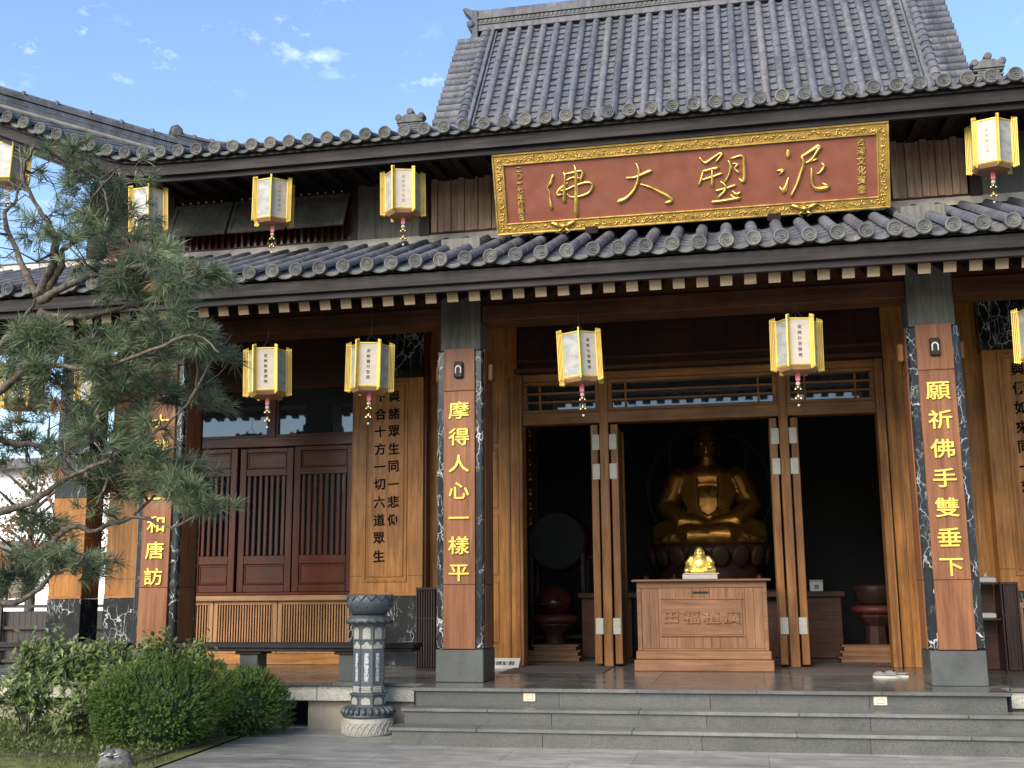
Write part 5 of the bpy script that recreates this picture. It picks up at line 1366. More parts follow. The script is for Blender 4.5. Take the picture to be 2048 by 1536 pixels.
# ------------------------------------------------------------------ things inside the hall
def emit_mat():
    t = NT('bulb_glow'); t.b.inputs['Emission Color'].default_value = (1, 0.93, 0.82, 1); t.b.inputs['Emission Strength'].default_value = 12; t.color((1, 1, 1))
emit_mat()
def inside():
    t = thing('altar_table', 'long dark wooden altar table across the hall behind the offering box', 'table', (0, 5.0, F))
    MB().box(-1.95, 1.9, -0.42, 0.42, 0.86, 0.94, 0.008).build('top', 'altar_wood', t, local=True)
    for x0, x1 in ((-1.9, -1.15), (1.05, 1.85)):
        MB().box(x0, x1, -0.36, 0.38, 0.0, 0.859, 0.008).build('cupboard', 'beam_wood', t, local=True)
    MB().box(-1.149, 1.049, -0.2, 0.2, 0.0, 0.859, 0.004).build('back_panel', 'altar_wood', t, local=True)
    z = F+0.94
    def fruit(name, lab, cat, x, y, r, mat, sq=0.8):
        t = thing(name, lab, cat, (x, y, z)); m = MB(); n = 18
        prof = [(max(0.0, math.sin(PI*i/10))*r, r*sq*(1-math.cos(PI*i/10))) for i in range(11)]
        vs = []; fs = []
        for k, (rr, zz) in enumerate(prof):
            for i in range(n):
                a = 2*PI*i/n; q = rr*(1+0.08*math.cos(9*a)); vs.append((q*math.cos(a), q*math.sin(a), zz))
        for k in range(10):
            for i in range(n): fs.append((k*n+i, k*n+(i+1) % n, (k+1)*n+(i+1) % n, (k+1)*n+i))
        m.add(vs, fs, 0, True); m.build('flesh', mat, t, local=True)
        m = MB(); m.tube([(0, 0, r*sq*1.95), (0.01, 0, r*sq*2.0+0.05)], 0.012, 6); m.build('stalk', 'bark', t, local=True)
    fruit('melon', 'striped green melon on the altar table, left of the golden figure', 'fruit', -0.52, 4.68, 0.13, 'melon_green')
    fruit('melon', 'paler melon on the altar table half hidden by the golden figure', 'fruit', -0.27, 4.70, 0.09, 'melon_green')
    def doll(x, lab, mat):
        t = thing('figurine', lab, 'figurine', (x, 4.75, z))
        mesh_part(blob([('e', (0, 0, 0.08), (0.085, 0.06, 0.085), (0, 0, 0)), ('e', (0, -0.01, 0.2), (0.048, 0.048, 0.052), (0, 0, 0)), ('c', [(-0.07, 0, 0.12), (-0.09, -0.05, 0.05)], [0.025, 0.02]), ('c', [(0.07, 0, 0.12), (0.09, -0.05, 0.05)], [0.025, 0.02])], 0.012, 2), 'body', mat, t)
        MB().lathe([(0.10, -0.0), (0.10, 0.012), (0.001, 0.012)], 14).build('stand', 'altar_wood', t, local=True)
    doll(-0.93, 'small red figurine on the altar table, left end', 'fruit_red')
    doll(0.72, 'small reddish figurine on the altar table, right of the golden figure', 'fruit_red')
    t = thing('vase', 'glass vase with long drooping leaves on the altar table', 'vase', (-1.52, 4.72, z))
    MB().lathe([(0.05, 0), (0.06, 0.01), (0.02, 0.08), (0.05, 0.17), (0.06, 0.24), (0.05, 0.24), (0.015, 0.09)], 14).build('glass', 'dark_glass', t, local=True)
    m = MB(); rn = random.Random(2)
    for k in range(9):
        a = rn.uniform(0, 6.28); l = rn.uniform(0.3, 0.5); c, s = math.cos(a), math.sin(a)
        p = [(0, 0, 0.22), (c*l*0.3, s*l*0.3, 0.22+l*0.7), (c*l*0.7, s*l*0.7, 0.22+l*0.75)]
        m.tube(p, [0.006, 0.02, 0.002], 4)
    m.build('leaves', 'melon_green', t, local=True)
    t = thing('paper_box', 'small white box on the right part of the altar table', 'box', (1.52, 4.72, z))
    MB().box(-0.09, 0.09, -0.06, 0.06, 0, 0.13, 0.004).build('body', 'white_paint', t, local=True)
    MB().box(-0.092, 0.092, -0.062, 0.062, 0.131, 0.16, 0.004).build('lid', 'cream_plastic', t, local=True)
    MB().box(-0.03, 0.03, -0.0605, -0.0595, 0.03, 0.09).build('print', 'ink_faint', t, local=True)
    # drum
    t = thing('standing_drum', 'big round drum with dim grey skin in the left doorway', 'drum', (-2.33, 5.35, F))
    Mx = Matrix.Translation((0, 0, 1.735)) @ Matrix.Rotation(R(90), 4, 'X')
    MB().lathe([(0.40, -0.34), (0.46, -0.2), (0.48, 0), (0.46, 0.2), (0.435, 0.30)], 36, Mx).build('barrel', 'deep_red', t, local=True)
    MB().lathe([(0.44, 0.29), (0.44, 0.315), (0.42, 0.325), (0.001, 0.325)], 36, Mx).build('skin', 'drum_skin', t, local=True)
    m = MB()
    for sx in (-1, 1):
        m.box(sx*0.40-0.03, sx*0.40+0.03, -0.3, -0.24, 0, 1.55, 0.004); m.box(sx*0.40-0.03, sx*0.40+0.03, 0.2, 0.26, 0, 1.55, 0.004)
    m.box(-0.43, 0.43, -0.3, -0.24, 0.25, 0.31, 0.004); m.box(-0.43, 0.43, 0.2, 0.26, 0.25, 0.31, 0.004)
    m.build('stand', 'altar_wood', t, local=True)
    # wooden fish drum on cushion
    t = thing('wooden_fish', 'round dark red wooden percussion block on a cushioned stand below the drum', 'instrument', (-2.30, 4.55, F))
    P = [('e', (0, 0, 0.82), (0.27, 0.25, 0.22), (0, 0, 0)), ('e', (0, 0.16, 0.95), (0.10, 0.10, 0.12), (0, 0, 0)), ('e', (0, -0.2, 0.80), (0.16, 0.1, 0.1), (0, 0, 0))]
    b = mesh_part(blob(P, 0.02, 3), 'block', 'deep_red', t)
    MB().box(-0.2, 0.2, -0.305, -0.20, 0.775, 0.795, 0.003).build('slit', 'void_dark', b, local=True)
    MB().lathe([(0.30, 0.50), (0.35, 0.55), (0.34, 0.60), (0.26, 0.63), (0.001, 0.62)], 24).build('cushion', 'fruit_red', t, local=True)
    MB().lathe([(0.24, 0), (0.26, 0.03), (0.16, 0.1), (0.14, 0.35), (0.28, 0.46), (0.30, 0.5)], 16).build('stand', 'altar_wood', t, local=True)
    t = thing('bowl_gong', 'dark bronze bowl gong on an orange cushion in the right doorway', 'gong', (2.30, 4.5, F))
    MB().lathe([(0.18, 0.73), (0.26, 0.80), (0.29, 0.95), (0.30, 1.02), (0.28, 1.02), (0.25, 0.84), (0.001, 0.78)], 28).build('bowl', 'dark_wood', t, local=True)
    MB().lathe([(0.28, 0.62), (0.34, 0.66), (0.34, 0.71), (0.26, 0.74), (0.001, 0.74)], 24).build('cushion', 'fruit_red', t, local=True)
    MB().lathe([(0.26, 0), (0.28, 0.04), (0.16, 0.12), (0.14, 0.45), (0.27, 0.58), (0.28, 0.62)], 8, smooth=False).build('stand', 'altar_wood', t, local=True)
    # stacks of kneeling boards
    for sx, x in (('left', -2.2), ('right', 2.12)):
        for k, nm in enumerate(('bottom', 'middle', 'top')):
            w = (0.42, 0.38, 0.33)[k]
            t = thing('kneeling_board', 'low wooden kneeling board, %s of the stack inside the %s doorway' % (nm, sx), 'kneeler', (x+0.02*k*(1 if sx == 'left' else -1), 3.85+0.03*k, F+0.075*k), 'wooden kneeling boards stacked in the doorways')
            MB().box(-w, w, -0.2, 0.2, 0.052, 0.074, 0.003).build('top', 'box_wood_x', t, local=True)
            MB().box(-w+0.03, w-0.03, -0.19, -0.165, 0.0, 0.052, 0.003).build('apron', 'box_wood_x', t, local=True)
            MB().box(-w+0.03, w-0.03, 0.165, 0.19, 0.0, 0.052, 0.003).build('apron', 'box_wood_x', t, local=True)
    # rows of votive figures
    t = thing('votive_rack', 'tall dark rack with two columns of tiny seated figures at the left door jamb', 'rack', (-3.02, 6.0, F))
    MB().box(-0.22, 0.22, 0.02, 0.06, 0.1, 3.9).build('back', 'altar_wood', t, local=True)
    me = blob([('e', (0, 0, 0.05), (0.055, 0.045, 0.05), (0, 0, 0)), ('e', (0, -0.005, 0.13), (0.028, 0.028, 0.034), (0, 0, 0))], 0.012, 1)
    me.materials.clear(); me.materials.append(MATS['bronze_gold'])
    for i in range(14):
        MB().box(-0.21, 0.21, -0.06, 0.02, 0.30+0.245*i-0.012, 0.30+0.245*i, 0.002).build('shelf', 'altar_wood', t, local=True)
        for x in (-0.1, 0.1): inst(me, 'figure', t, (-3.02+x, 5.98, F+0.30+0.245*i))
    # small lit lamp clusters under the ceiling
    for x, lb in ((-2.34, 'left'), (2.42, 'right')):
        t = thing('ceiling_lamp', 'tiny cluster of lit bulbs near the top of the %s doorway' % lb, 'lamp', (x, 5.0, 4.12), 'lit lamps inside the hall')
        MB().tube([(0, 0, 0.06), (0, 0, 1.1)], 0.008, 5).build('rod', 'cord_dark', t, local=True)
        MB().tube([(-0.07, 0, 0.03), (0, 0, 0.06), (0.07, 0, 0.03)], 0.006, 5).build('arm', 'brass', t, local=True)
        for dx, dz in ((-0.07, 0.02), (0, -0.05), (0.07, 0.02)):
            MB().lathe([(0.001, -0.018), (0.013, -0.008), (0.013, 0.008), (0.001, 0.016)], 8, Matrix.Translation((dx, 0, dz))).build('bulb', 'bulb_glow', t, local=True)
    for x0, x1, lb in ((-2.2, -1.5, 'left'), (1.35, 2.1, 'right')):
        t = thing('door_mat', 'green mat just inside the %s doorway' % lb, 'mat', ((x0+x1)/2, 3.25, F-0.004), 'green mats inside the doors')
        w = (x1-x0)/2
        MB().box(-w, w, -0.22, 0.22, 0.001, 0.014, 0.004).build('pile', 'mat_green', t, local=True)
        MB().box(-w-0.02, w+0.02, -0.24, 0.24, 0.0005, 0.008, 0.002).build('edging', 'cord_dark', t, local=True)
inside()

# ------------------------------------------------------------------ things on the porch
def porch_things():
    for x0, x1, lb in ((-2.45, -1.2, 'left'), (1.0, 2.0, 'right')):
        t = thing('floor_mat', 'flat dark brown mat on the porch before the %s doorway' % lb, 'mat', ((x0+x1)/2, 2.0, F), 'brown mats on the porch')
        w = (x1-x0)/2
        MB().box(-w, w, -0.62, 0.62, 0.001, 0.009, 0.003).build('pile', 'mat_brown', t, local=True)
        MB().box(-w-0.012, w+0.012, -0.632, 0.632, 0.0005, 0.005, 0.002).build('edging', 'cord_dark', t, local=True)
    # slippers
    for dx, dy, rz, lb in ((2.0, 1.05, 78, 'pale grey cloth shoe on the porch, the nearer of a pair'), (2.13, 1.18, 66, 'pale grey cloth shoe on the porch, the farther of a pair')):
        t = thing('shoe', lb, 'shoe', (dx, dy, F), 'cloth shoes left by the pillar', R(rz))
        n = 14
        out = []
        for i in range(n):
            a = 2*PI*i/n; y = 0.14*math.sin(a); w = 0.050*(1.0+0.15*math.sin(a)); out.append((w*math.cos(a), y))
        MB().extrude(out, 0.0, 0.022, 'z').build('sole', 'sole_pale', t, local=True)
        up = blob([('e', (0, 0.06, 0.035), (0.046, 0.075, 0.035), (0, 0, 0)), ('c', [(-0.04, 0.0, 0.035), (-0.036, -0.11, 0.04), (0, -0.13, 0.045), (0.036, -0.11, 0.04), (0.04, 0.0, 0.035)], [0.012]*5)], 0.008, 2)
        u = mesh_part(up, 'upper', 'shoe_grey', t)
        MB().tube([(-0.03, 0.02, 0.062), (0, 0.03, 0.073), (0.03, 0.02, 0.062)], 0.006, 5).build('strap', 'ink', t, local=True)
    # wedge sign
    t = thing('floor_sign', 'low grey wedge sign with dark characters beside the left door jamb', 'sign', (-2.63, 2.3, F))
    MB().extrude([(-0.08, 0.0), (0.10, 0.0), (0.10, 0.12), (0.08, 0.12)], -0.30, 0.24, 'x').build('body', 'sign_grey', t, local=True)
    o = inst(text_mesh('入殿請脫鞋', 0.085, 'ink', bold=0.001), 'lettering', t, (-2.63-0.03, 2.3-0.003, F+0.06)); o.rotation_euler = (R(-53.1), 0, 0); o.location.y -= 0.0015
    # slatted shoe cabinets
    def cabinet(x, y, lb, w=0.145, open_left=False, h=1.035):
        t = thing('slatted_cabinet', lb, 'cabinet', (x, y, F))
        m = MB(); m.box(-w, w, 0.0, 0.36, 0, 0.03, 0.003); m.box(-w, w, 0.0, 0.36, h-0.03, h, 0.003)
        m.box(-w, -w+0.02, 0.0, 0.36, 0.0305, h-0.0305, 0.003); m.box(w-0.02, w, 0.0, 0.36, 0.0305, h-0.0305, 0.003); m.box(-w+.021, w-.021, 0.34, 0.36, 0.0305, h-0.0305)
        m.build('carcass', 'dark_wood', t, local=True)
        n = 7
        for i in range(n):
            xx = -w+0.03+(2*w-0.06)*(i+0.5)/n
            MB().box(xx-0.010, xx+0.010, -0.014, 0.006, 0.035, h-0.035, 0.003).build('slat', 'dark_wood', t, local=True)
        MB().box(-w, w, -0.016, 0.004, h*0.62, h*0.62+0.014, 0.002).build('cross_rail', 'dark_wood', t, local=True)
        return t
    cabinet(-3.47, 1.72, 'narrow dark slatted cabinet left of the pillar beside the marble dado')
    cabinet(3.52, 1.80, 'dark slatted cabinet right of the pillar at the right edge', 0.10)
    t = thing('open_shelf', 'open dark shelf standing between the right pillar and the slatted cabinet', 'shelf', (3.24, 1.82, F))
    MB().box(-0.19, 0.17, 0, 0.32, 1.01, 1.03, 0.003).box(-0.19, 0.17, 0, 0.32, 0.60, 0.62, 0.003).box(-0.19, 0.17, 0, 0.32, 0.0, 0.03, 0.003).box(-0.19, -0.17, 0, 0.32, 0.0305, 0.5995).box(-0.19, -0.17, 0, 0.32, 0.6205, 1.0095).build('frame', 'dark_wood', t, local=True)
    MB().box(-0.168, 0.17, 0.30, 0.32, 0.0305, 0.5995).box(-0.168, 0.17, 0.30, 0.32, 0.6205, 1.0095).build('back', 'altar_wood', t, local=True)
    for z, w, lb in ((1.031, 0.18, 'pale tray lying on top of the open shelf'), (0.621, 0.15, 'pale tray on the lower board of the open shelf')):
        t = thing('tray', lb, 'tray', (3.22, 1.95, F+z))
        MB().box(-w, w, -0.1, 0.1, 0, 0.055, 0.01).build('body', 'sole_pale', t, local=True)
        MB().box(-w+.02, w-.02, -0.08, 0.08, 0.056, 0.06, 0.002).build('rim', 'sign_grey', t, local=True)
    t = thing('hand_bell', 'little metal bell on the pale tray by the right pillar', 'bell', (3.30, 1.95, F+1.031+0.061))
    MB().lathe([(0.028, 0), (0.024, 0.02), (0.016, 0.045), (0.001, 0.055)], 12, Matrix.Rotation(R(0), 4, 'X')).build('cup', 'steel', t, local=True)
    MB().tube([(0, 0, 0.05), (0.05, 0, 0.07)], [0.008, 0.006], 6).build('handle', 'brass', t, local=True)
    # benches along the porch edge
    def bench(x0, x1, legs, lb):
        t = thing('porch_bench', lb, 'bench', ((x0+x1)/2, 0.14, F)); c = (x0+x1)/2
        MB().box(x0-c, x1-c, -0.20, 0.20, 0.365, 0.415, 0.006).build('seat', 'fascia_wood', t, local=True)
        MB().box(x0-c+0.02, x1-c-0.02, -0.18, 0.18, 0.325, 0.364, 0.005).build('seat_rail', 'fascia_wood', t, local=True)
        for lx in legs:
            MB().box(lx-c-0.11, lx-c+0.11, -0.13, 0.13, 0.0, 0.29, 0.006).build('leg', 'granite_dark', t, local=True)
            MB().box(lx-c-0.16, lx-c+0.16, -0.15, 0.15, 0.291, 0.324, 0.005).build('leg_cap', 'dark_wood_x', t, local=True)
    bench(-5.98, -3.12, (-5.10, -3.90), 'long low dark bench between the hidden pillar and the stone incense post')
    bench(-9.4, -6.66, (-8.6, -7.3), 'long low dark bench behind the leafy shrubs at the left')
    bench(3.55, 6.2, (4.2, 5.6), 'dark bench end showing at the right edge')
porch_things()

def pedestal():
    t = thing('stone_pedestal', 'octagonal carved stone pedestal with a lotus bowl on top beside the steps', 'pedestal', (-3.49, -0.47, 0.0), None, R(9))
    Q = Matrix.Rotation(R(22.5), 4, 'Z')
    MB().lathe([(0.265, 0), (0.275, 0.01), (0.275, 0.165), (0.262, 0.18)], 32).build('drum', 'pale_relief', t, local=True)
    m = MB()
    for k in range(26):    # wave lines on the drum
        a = 2*PI*k/26
        pts = [(0.277*math.cos(a+0.16*s), 0.277*math.sin(a+0.16*s), 0.02+0.12*math.sin(PI*s/4.0)) for s in (0, 1, 2, 3, 4)]
        m.tube(pts, 0.006, 4, cap=False)
    m.build('waves', 'sole_pale', t, local=True)
    lr = MB().lathe([(0.262, 0.181), (0.278, 0.195), (0.278, 0.215), (0.265, 0.225), (0.26, 0.255), (0.225, 0.285), (0.20, 0.295)], 32).build('lotus_ring', 'bluestone', t, local=True)
    for k in range(24):
        a = 2*PI*k/24; m = MB()
        pts = [(0.275*math.cos(a), 0.275*math.sin(a), 0.222), (0.268*math.cos(a), 0.268*math.sin(a), 0.255), (0.225*math.cos(a), 0.225*math.sin(a), 0.29)]
        m.tube(pts, [0.028, 0.026, 0.012], 6); m.build('petal', 'bluestone', lr, local=True)
    oc = lambda prof, name, mat: MB().lathe(prof, 8, Q, 0, False).build(name, mat, t, local=True)
    lo = oc([(0.20, 0.296), (0.192, 0.305), (0.192, 0.405), (0.205, 0.412), (0.205, 0.425), (0.17, 0.43)], 'lower_block', 'bluestone')
    sh = oc([(0.168, 0.43), (0.168, 0.975), (0.17, 0.98)], 'shaft', 'bluestone')
    up = oc([(0.178, 0.981), (0.178, 1.13), (0.19, 1.14), (0.19, 1.15)], 'niche_block', 'bluestone')
    # arched pale panels, pale lotus at the foot of the shaft, cloud tops
    def arch(w, z0, z1, ap, mat, name, par, cloud=False):
        for k in range(8):
            a = R(45*k-90)
            if cloud: poly = [(-w, z0), (w, z0), (w, z0+(z1-z0)*.45), (w*.5, z0+(z1-z0)*.62), (w*.32, z1*1.0-0.012), (0, z1), (-w*.32, z1-0.012), (-w*.5, z0+(z1-z0)*.62), (-w, z0+(z1-z0)*.45)]
            else: poly = [(-w, z0), (w, z0), (w, z1-0.03), (w*0.7, z1-0.012), (w*0.25, z1-0.008), (0, z1), (-w*0.25, z1-0.008), (-w*0.7, z1-0.012), (-w, z1-0.03)]
            m = MB(); m.extrude(poly, -ap-0.004, -ap+0.006, 'y', M=Matrix.Rotation(R(45*k), 4, 'Z')); m.build(name, mat, par, local=True)
    c = math.cos(R(22.5))
    arch(0.048, 0.318, 0.395, 0.192*c, 'pale_relief', 'relief_panel', lo)
    arch(0.042, 0.995, 1.12, 0.178*c, 'pale_relief', 'relief_panel', up)
    arch(0.056, 0.895, 0.968, 0.168*c, 'pale_relief', 'cloud_top', sh, True)
    for k in range(8):
        M = Matrix.Rotation(R(45*k), 4, 'Z'); m = MB(); ap = 0.168*c
        m.box(-0.056, 0.056, -ap-0.006, -ap+0.004, 0.44, 0.462, 0.003, M=M); m.box(-0.05, 0.05, -ap-0.012, -ap+0.004, 0.463, 0.485, 0.006, M=M); m.box(-0.056, 0.056, -ap-0.008, -ap+0.004, 0.486, 0.503, 0.004, M=M)
        m.build('lotus_foot', 'pale_relief', sh, local=True)
        m = MB(); x = 0.0643; m.box(x-0.006, x+0.006, -ap-0.004, -ap+0.008, 0.44, 0.975, 0.002, M=M); m.build('corner_fillet', 'bluestone', sh, local=True)
    for k, s in ((0, '南無廣博身如來'), (1, '南無妙色身如來'), (7, '南無離怖畏如來'), (2, '南無甘露王如來'), (6, '南無多寶佛如來')):
        me = text_mesh('\n'.join(s), 0.052, 'white_paint', bold=0.0006, line=0.80)
        o = bpy.data.objects.new('lettering', me); COL.objects.link(o); o.parent = sh
        M = Matrix.Rotation(R(45*k), 4, 'Z'); p = M @ Vector((0, -0.168*c-0.002, 0.70)); o.location = p; o.rotation_euler = (0, 0, R(45*k))
    # scalloped canopy and lotus bowl
    m = MB(); n = 48; vs = []; fs = []
    for (r, z, am) in ((0.18, 1.152, 0), (0.235, 1.160, 0.010), (0.25, 1.185, 0.016), (0.225, 1.22, 0.008), (0.17, 1.245, 0)):
        for i in range(n):
            a = 2*PI*i/n; k = math.cos(16*a); vs.append(((r+am*k)*math.cos(a), (r+am*k)*math.sin(a), z-am*0.8*k))
    for q in range(4):
        for i in range(n): fs.append((q*n+i, q*n+(i+1) % n, (q+1)*n+(i+1) % n, (q+1)*n+i))
    m.add(vs, fs, 0, True); m.build('canopy', 'bluestone', t, local=True)
    b = MB().lathe([(0.14, 1.243), (0.17, 1.25), (0.215, 1.29), (0.245, 1.36), (0.248, 1.455), (0.225, 1.462), (0.215, 1.44), (0.001, 1.40)], 36).build('bowl', 'bluestone', t, local=True)
    for row, (z0, z1, off) in enumerate(((1.40, 1.465, 0), (1.33, 1.42, .5), (1.265, 1.36, 0))):
        for k in range(14):
            a = 2*PI*(k+off)/14; rad = (0.252, 0.248, 0.222)[row]; ra = (0.252, 0.236, 0.18)[row]; hw = 0.23
            m = MB(); pts = []
            for s in (-1, -0.5, 0, 0.5, 1):
                zz = z0+(z1-z0)*abs(s); rr = ra+(rad-ra)*abs(s); aa = a+hw*s
                pts.append((rr*math.cos(aa), rr*math.sin(aa), zz))
            m.tube(pts, 0.0065, 5); m.build('petal_rim', 'bluestone', b, local=True)
pedestal()

# ------------------------------------------------------------------ garden
def leaf_quad(m, p, d, n, l, w, mi=0):
    d = d.normalized(); s = d.cross(n)
    if s.length < 1e-4: s = d.orthogonal()
    s.normalize(); k = s.cross(d).normalized()
    a = p; b = p+d*l*0.45+s*w*0.5+k*w*0.12; c = p+d*l-k*l*0.12; e = p+d*l*0.45-s*w*0.5+k*w*0.12; mid = p+d*l*0.5
    o = len(m.v); m.v += [tuple(a), tuple(b), tuple(c), tuple(e), tuple(mid)]
    m.f += [(o, o+1, o+4), (o+1, o+2, o+4), (o+2, o+3, o+4), (o+3, o, o+4)]; m.m += [mi]*4; m.sm += [False]*4
def rvec(r):
    while True:
        v = Vector((r.uniform(-1, 1), r.uniform(-1, 1), r.uniform(-1, 1)))
        if 0.05 < v.length < 1: return v.normalized()
def broad_shrub(x, y, h, sp, lab, seed, n=420):
    r = random.Random(seed)
    t = thing('leafy_shrub', lab, 'shrub', (x, y, 0), 'leafy shrubs before the porch')
    st = MB(); lf = MB()
    for k in range(9):
        a = r.uniform(0, 6.28); d = r.uniform(0.2, 1.0)*sp
        tip = Vector((math.cos(a)*d, math.sin(a)*d*0.6, h*r.uniform(0.6, 1.0)))
        mid = Vector((tip.x*0.4+r.uniform(-.05, .05), tip.y*0.4, tip.z*0.5))
        st.tube([(r.uniform(-.06, .06), r.uniform(-.05, .05), 0), mid, tip], [0.011, 0.008, 0.003], 5)
        for i in range(n//9):
            f = r.uniform(0.45, 1.08)**0.6
            p = mid.lerp(tip, min(1, (f-0.4)*1.7)) if f > 0.4 else Vector((0, 0, 0)).lerp(mid, f/0.4)
            p = p+rvec(r)*r.uniform(0.02, 0.20)
            p.z = max(0.05, p.z)
            d2 = (rvec(r)+Vector((0, -0.3, -0.25)))
            leaf_quad(lf, p, d2, Vector((0, -0.5, 1))+rvec(r)*0.5, r.uniform(0.07, 0.125), r.uniform(0.032, 0.052))
    st.build('stem', 'bark', t, local=True); lf.build('foliage', 'broad_leaf', t, local=True)
broad_shrub(-7.15, -0.95, 1.02, 0.42, 'tall leafy shrub at the far left of the garden bed', 1, 900)
broad_shrub(-6.55, -1.0, 1.0, 0.42, 'leafy shrub with some yellow leaves, second from the left edge', 2, 900)
broad_shrub(-5.95, -0.8, 1.02, 0.42, 'leafy shrub standing behind the large round juniper', 3, 900)
broad_shrub(-5.30, -0.62, 0.98, 0.42, 'leafy shrub between the two junipers, reaching the bench', 4, 800)
broad_shrub(-6.75, -1.65, 0.62, 0.34, 'low leafy shrub with pale yellow leaves at the bottom left', 5, 450)
broad_shrub(-6.15, -1.75, 0.52, 0.28, 'low leafy shrub touching the left side of the large juniper', 6, 330)
def juniper(x, y, rx, ry, h, lab, seed, n):
    r = random.Random(seed)
    t = thing('juniper_bush', lab, 'bush', (x, y, 0), 'rounded junipers beside the court')
    m = MB()
    lob = [(Vector((r.uniform(-.6, .6)*rx, r.uniform(-.6, .6)*ry, r.uniform(.3, .75)*h)), r.uniform(.3, .5)) for _ in range(9)]
    for i in range(n):
        if r.random() < 0.6:
            c, s = r.choice(lob); v = rvec(r); p = c+Vector((v.x*rx*s, v.y*ry*s, v.z*h*s*0.75)); nn = v
        else:
            v = rvec(r); k = r.uniform(0.62, 1.0); p = Vector((v.x*rx*k, v.y*ry*k, h*0.5+v.z*h*0.5*k)); nn = v
        if p.z < 0.03: continue
        d = (nn*1.1+Vector((0, -0.1, 0.45))+rvec(r)*0.4).normalized()
        l = r.uniform(0.045, 0.085)
        s = d.orthogonal().normalized(); q = d.cross(s)
        for j in range(7):
            f = j/7; a = j*2.4+r.uniform(-.3, .3); side = s*math.cos(a)+q*math.sin(a)
            b = p+d*l*f; tip = b+(d*0.8+side*0.75).normalized()*l*0.42
            wv = d.cross(side)*0.0075
            o = len(m.v); m.v += [tuple(b-wv), tuple(b+wv), tuple(tip)]; m.f.append((o, o+1, o+2)); m.m.append(0); m.sm.append(False)
    m.build('foliage', 'juniper', t, local=True)
    m = MB()
    for k in range(6):
        a = k*1.05; m.tube([(0, 0, 0), (math.cos(a)*rx*.3, math.sin(a)*ry*.3, h*.4), (math.cos(a)*rx*.6, math.sin(a)*ry*.6, h*.7)], [0.03, 0.02, 0.006], 6)
    m.build('stem', 'bark', t, local=True)
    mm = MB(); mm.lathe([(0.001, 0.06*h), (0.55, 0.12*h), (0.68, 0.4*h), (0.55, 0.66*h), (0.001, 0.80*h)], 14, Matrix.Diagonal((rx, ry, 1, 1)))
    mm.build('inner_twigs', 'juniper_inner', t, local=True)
juniper(-5.22, -1.85, 0.66, 0.5, 0.86, 'large round dark green juniper bush left of the court', 11, 8000)
juniper(-4.78, -0.72, 0.43, 0.36, 0.70, 'smaller juniper bush nearer the steps, against the porch edge', 12, 4200)
def rock():
    t = thing('garden_rock', 'mottled grey rock at the corner of the lawn', 'rock', (-4.97, -2.98, -0.03))
    r = random.Random(4); m = MB(); n = 20; vs = []; fs = []
    for k in range(9):
        ph = PI/2*k/8
        for i in range(n):
            a = 2*PI*i/n; q = 1+0.16*math.sin(3*a+1)+0.1*math.sin(5*a+k)+r.uniform(-.05, .05)
            vs.append((0.16*q*math.cos(a)*math.cos(ph)**0.7, 0.14*q*math.sin(a)*math.cos(ph)**0.7, -0.02+0.19*math.sin(ph)*(1+0.1*math.sin(2*a))))
    for k in range(8):
        for i in range(n): fs.append((k*n+i, k*n+(i+1) % n, (k+1)*n+(i+1) % n, (k+1)*n+i))
    m.add(vs, fs, 0, True); m.build('stone', 'rock_stone', t, local=True)
    m = MB()
    for i in range(14):
        a = i*0.45; m.lathe([(0.02, 0), (0.014, 0.006), (0.001, 0.008)], 6, Matrix.Translation((0.1*math.cos(a)*r.uniform(.3, 1), -0.1+0.02*math.sin(a), 0.13+0.03*r.random())))
    m.build('lichen', 'sole_pale', t, local=True)
rock()
def ground_cover():
    r = random.Random(9); m = MB()
    for i in range(12000):
        x = r.uniform(-8.6, -4.8); y = r.uniform(-2.95, -0.1)
        if x > -4.85-0.082*y: continue
        dens = 1.0 if y > -2.6 else 0.5
        if r.random() > dens: continue
        p = Vector((x, y, r.uniform(0.03, 0.11)))
        leaf_quad(m, p, rvec(r)+Vector((0, -0.2, 0.6)), Vector((0, 0, 1)), r.uniform(0.03, 0.065), r.uniform(0.018, 0.034))
    tag(m.build('ground_cover', 'grass_leaf'), 'low green ground cover under the shrubs', 'plants', kind='stuff')
    m = MB()
    for i in range(16000):
        x = r.uniform(-9, -4.6); y = r.uniform(-5.5, -2.55)
        if x > -4.86-0.082*y: continue
        p = Vector((x, y, 0.01)); h = r.uniform(0.02, 0.055); a = r.uniform(0, 6.28); w = 0.0035
        tx, ty = r.uniform(-.02, .02), r.uniform(-.02, .02)
        o = len(m.v); m.v += [(p.x-w*math.cos(a), p.y-w*math.sin(a), p.z), (p.x+w*math.cos(a), p.y+w*math.sin(a), p.z), (p.x+tx, p.y+ty, p.z+h)]
        m.f.append((o, o+1, o+2)); m.m.append(0); m.sm.append(False)
    tag(m.build('grass', 'grass_leaf'), 'short pale green grass of the lawn corner', 'grass', kind='stuff')
ground_cover()

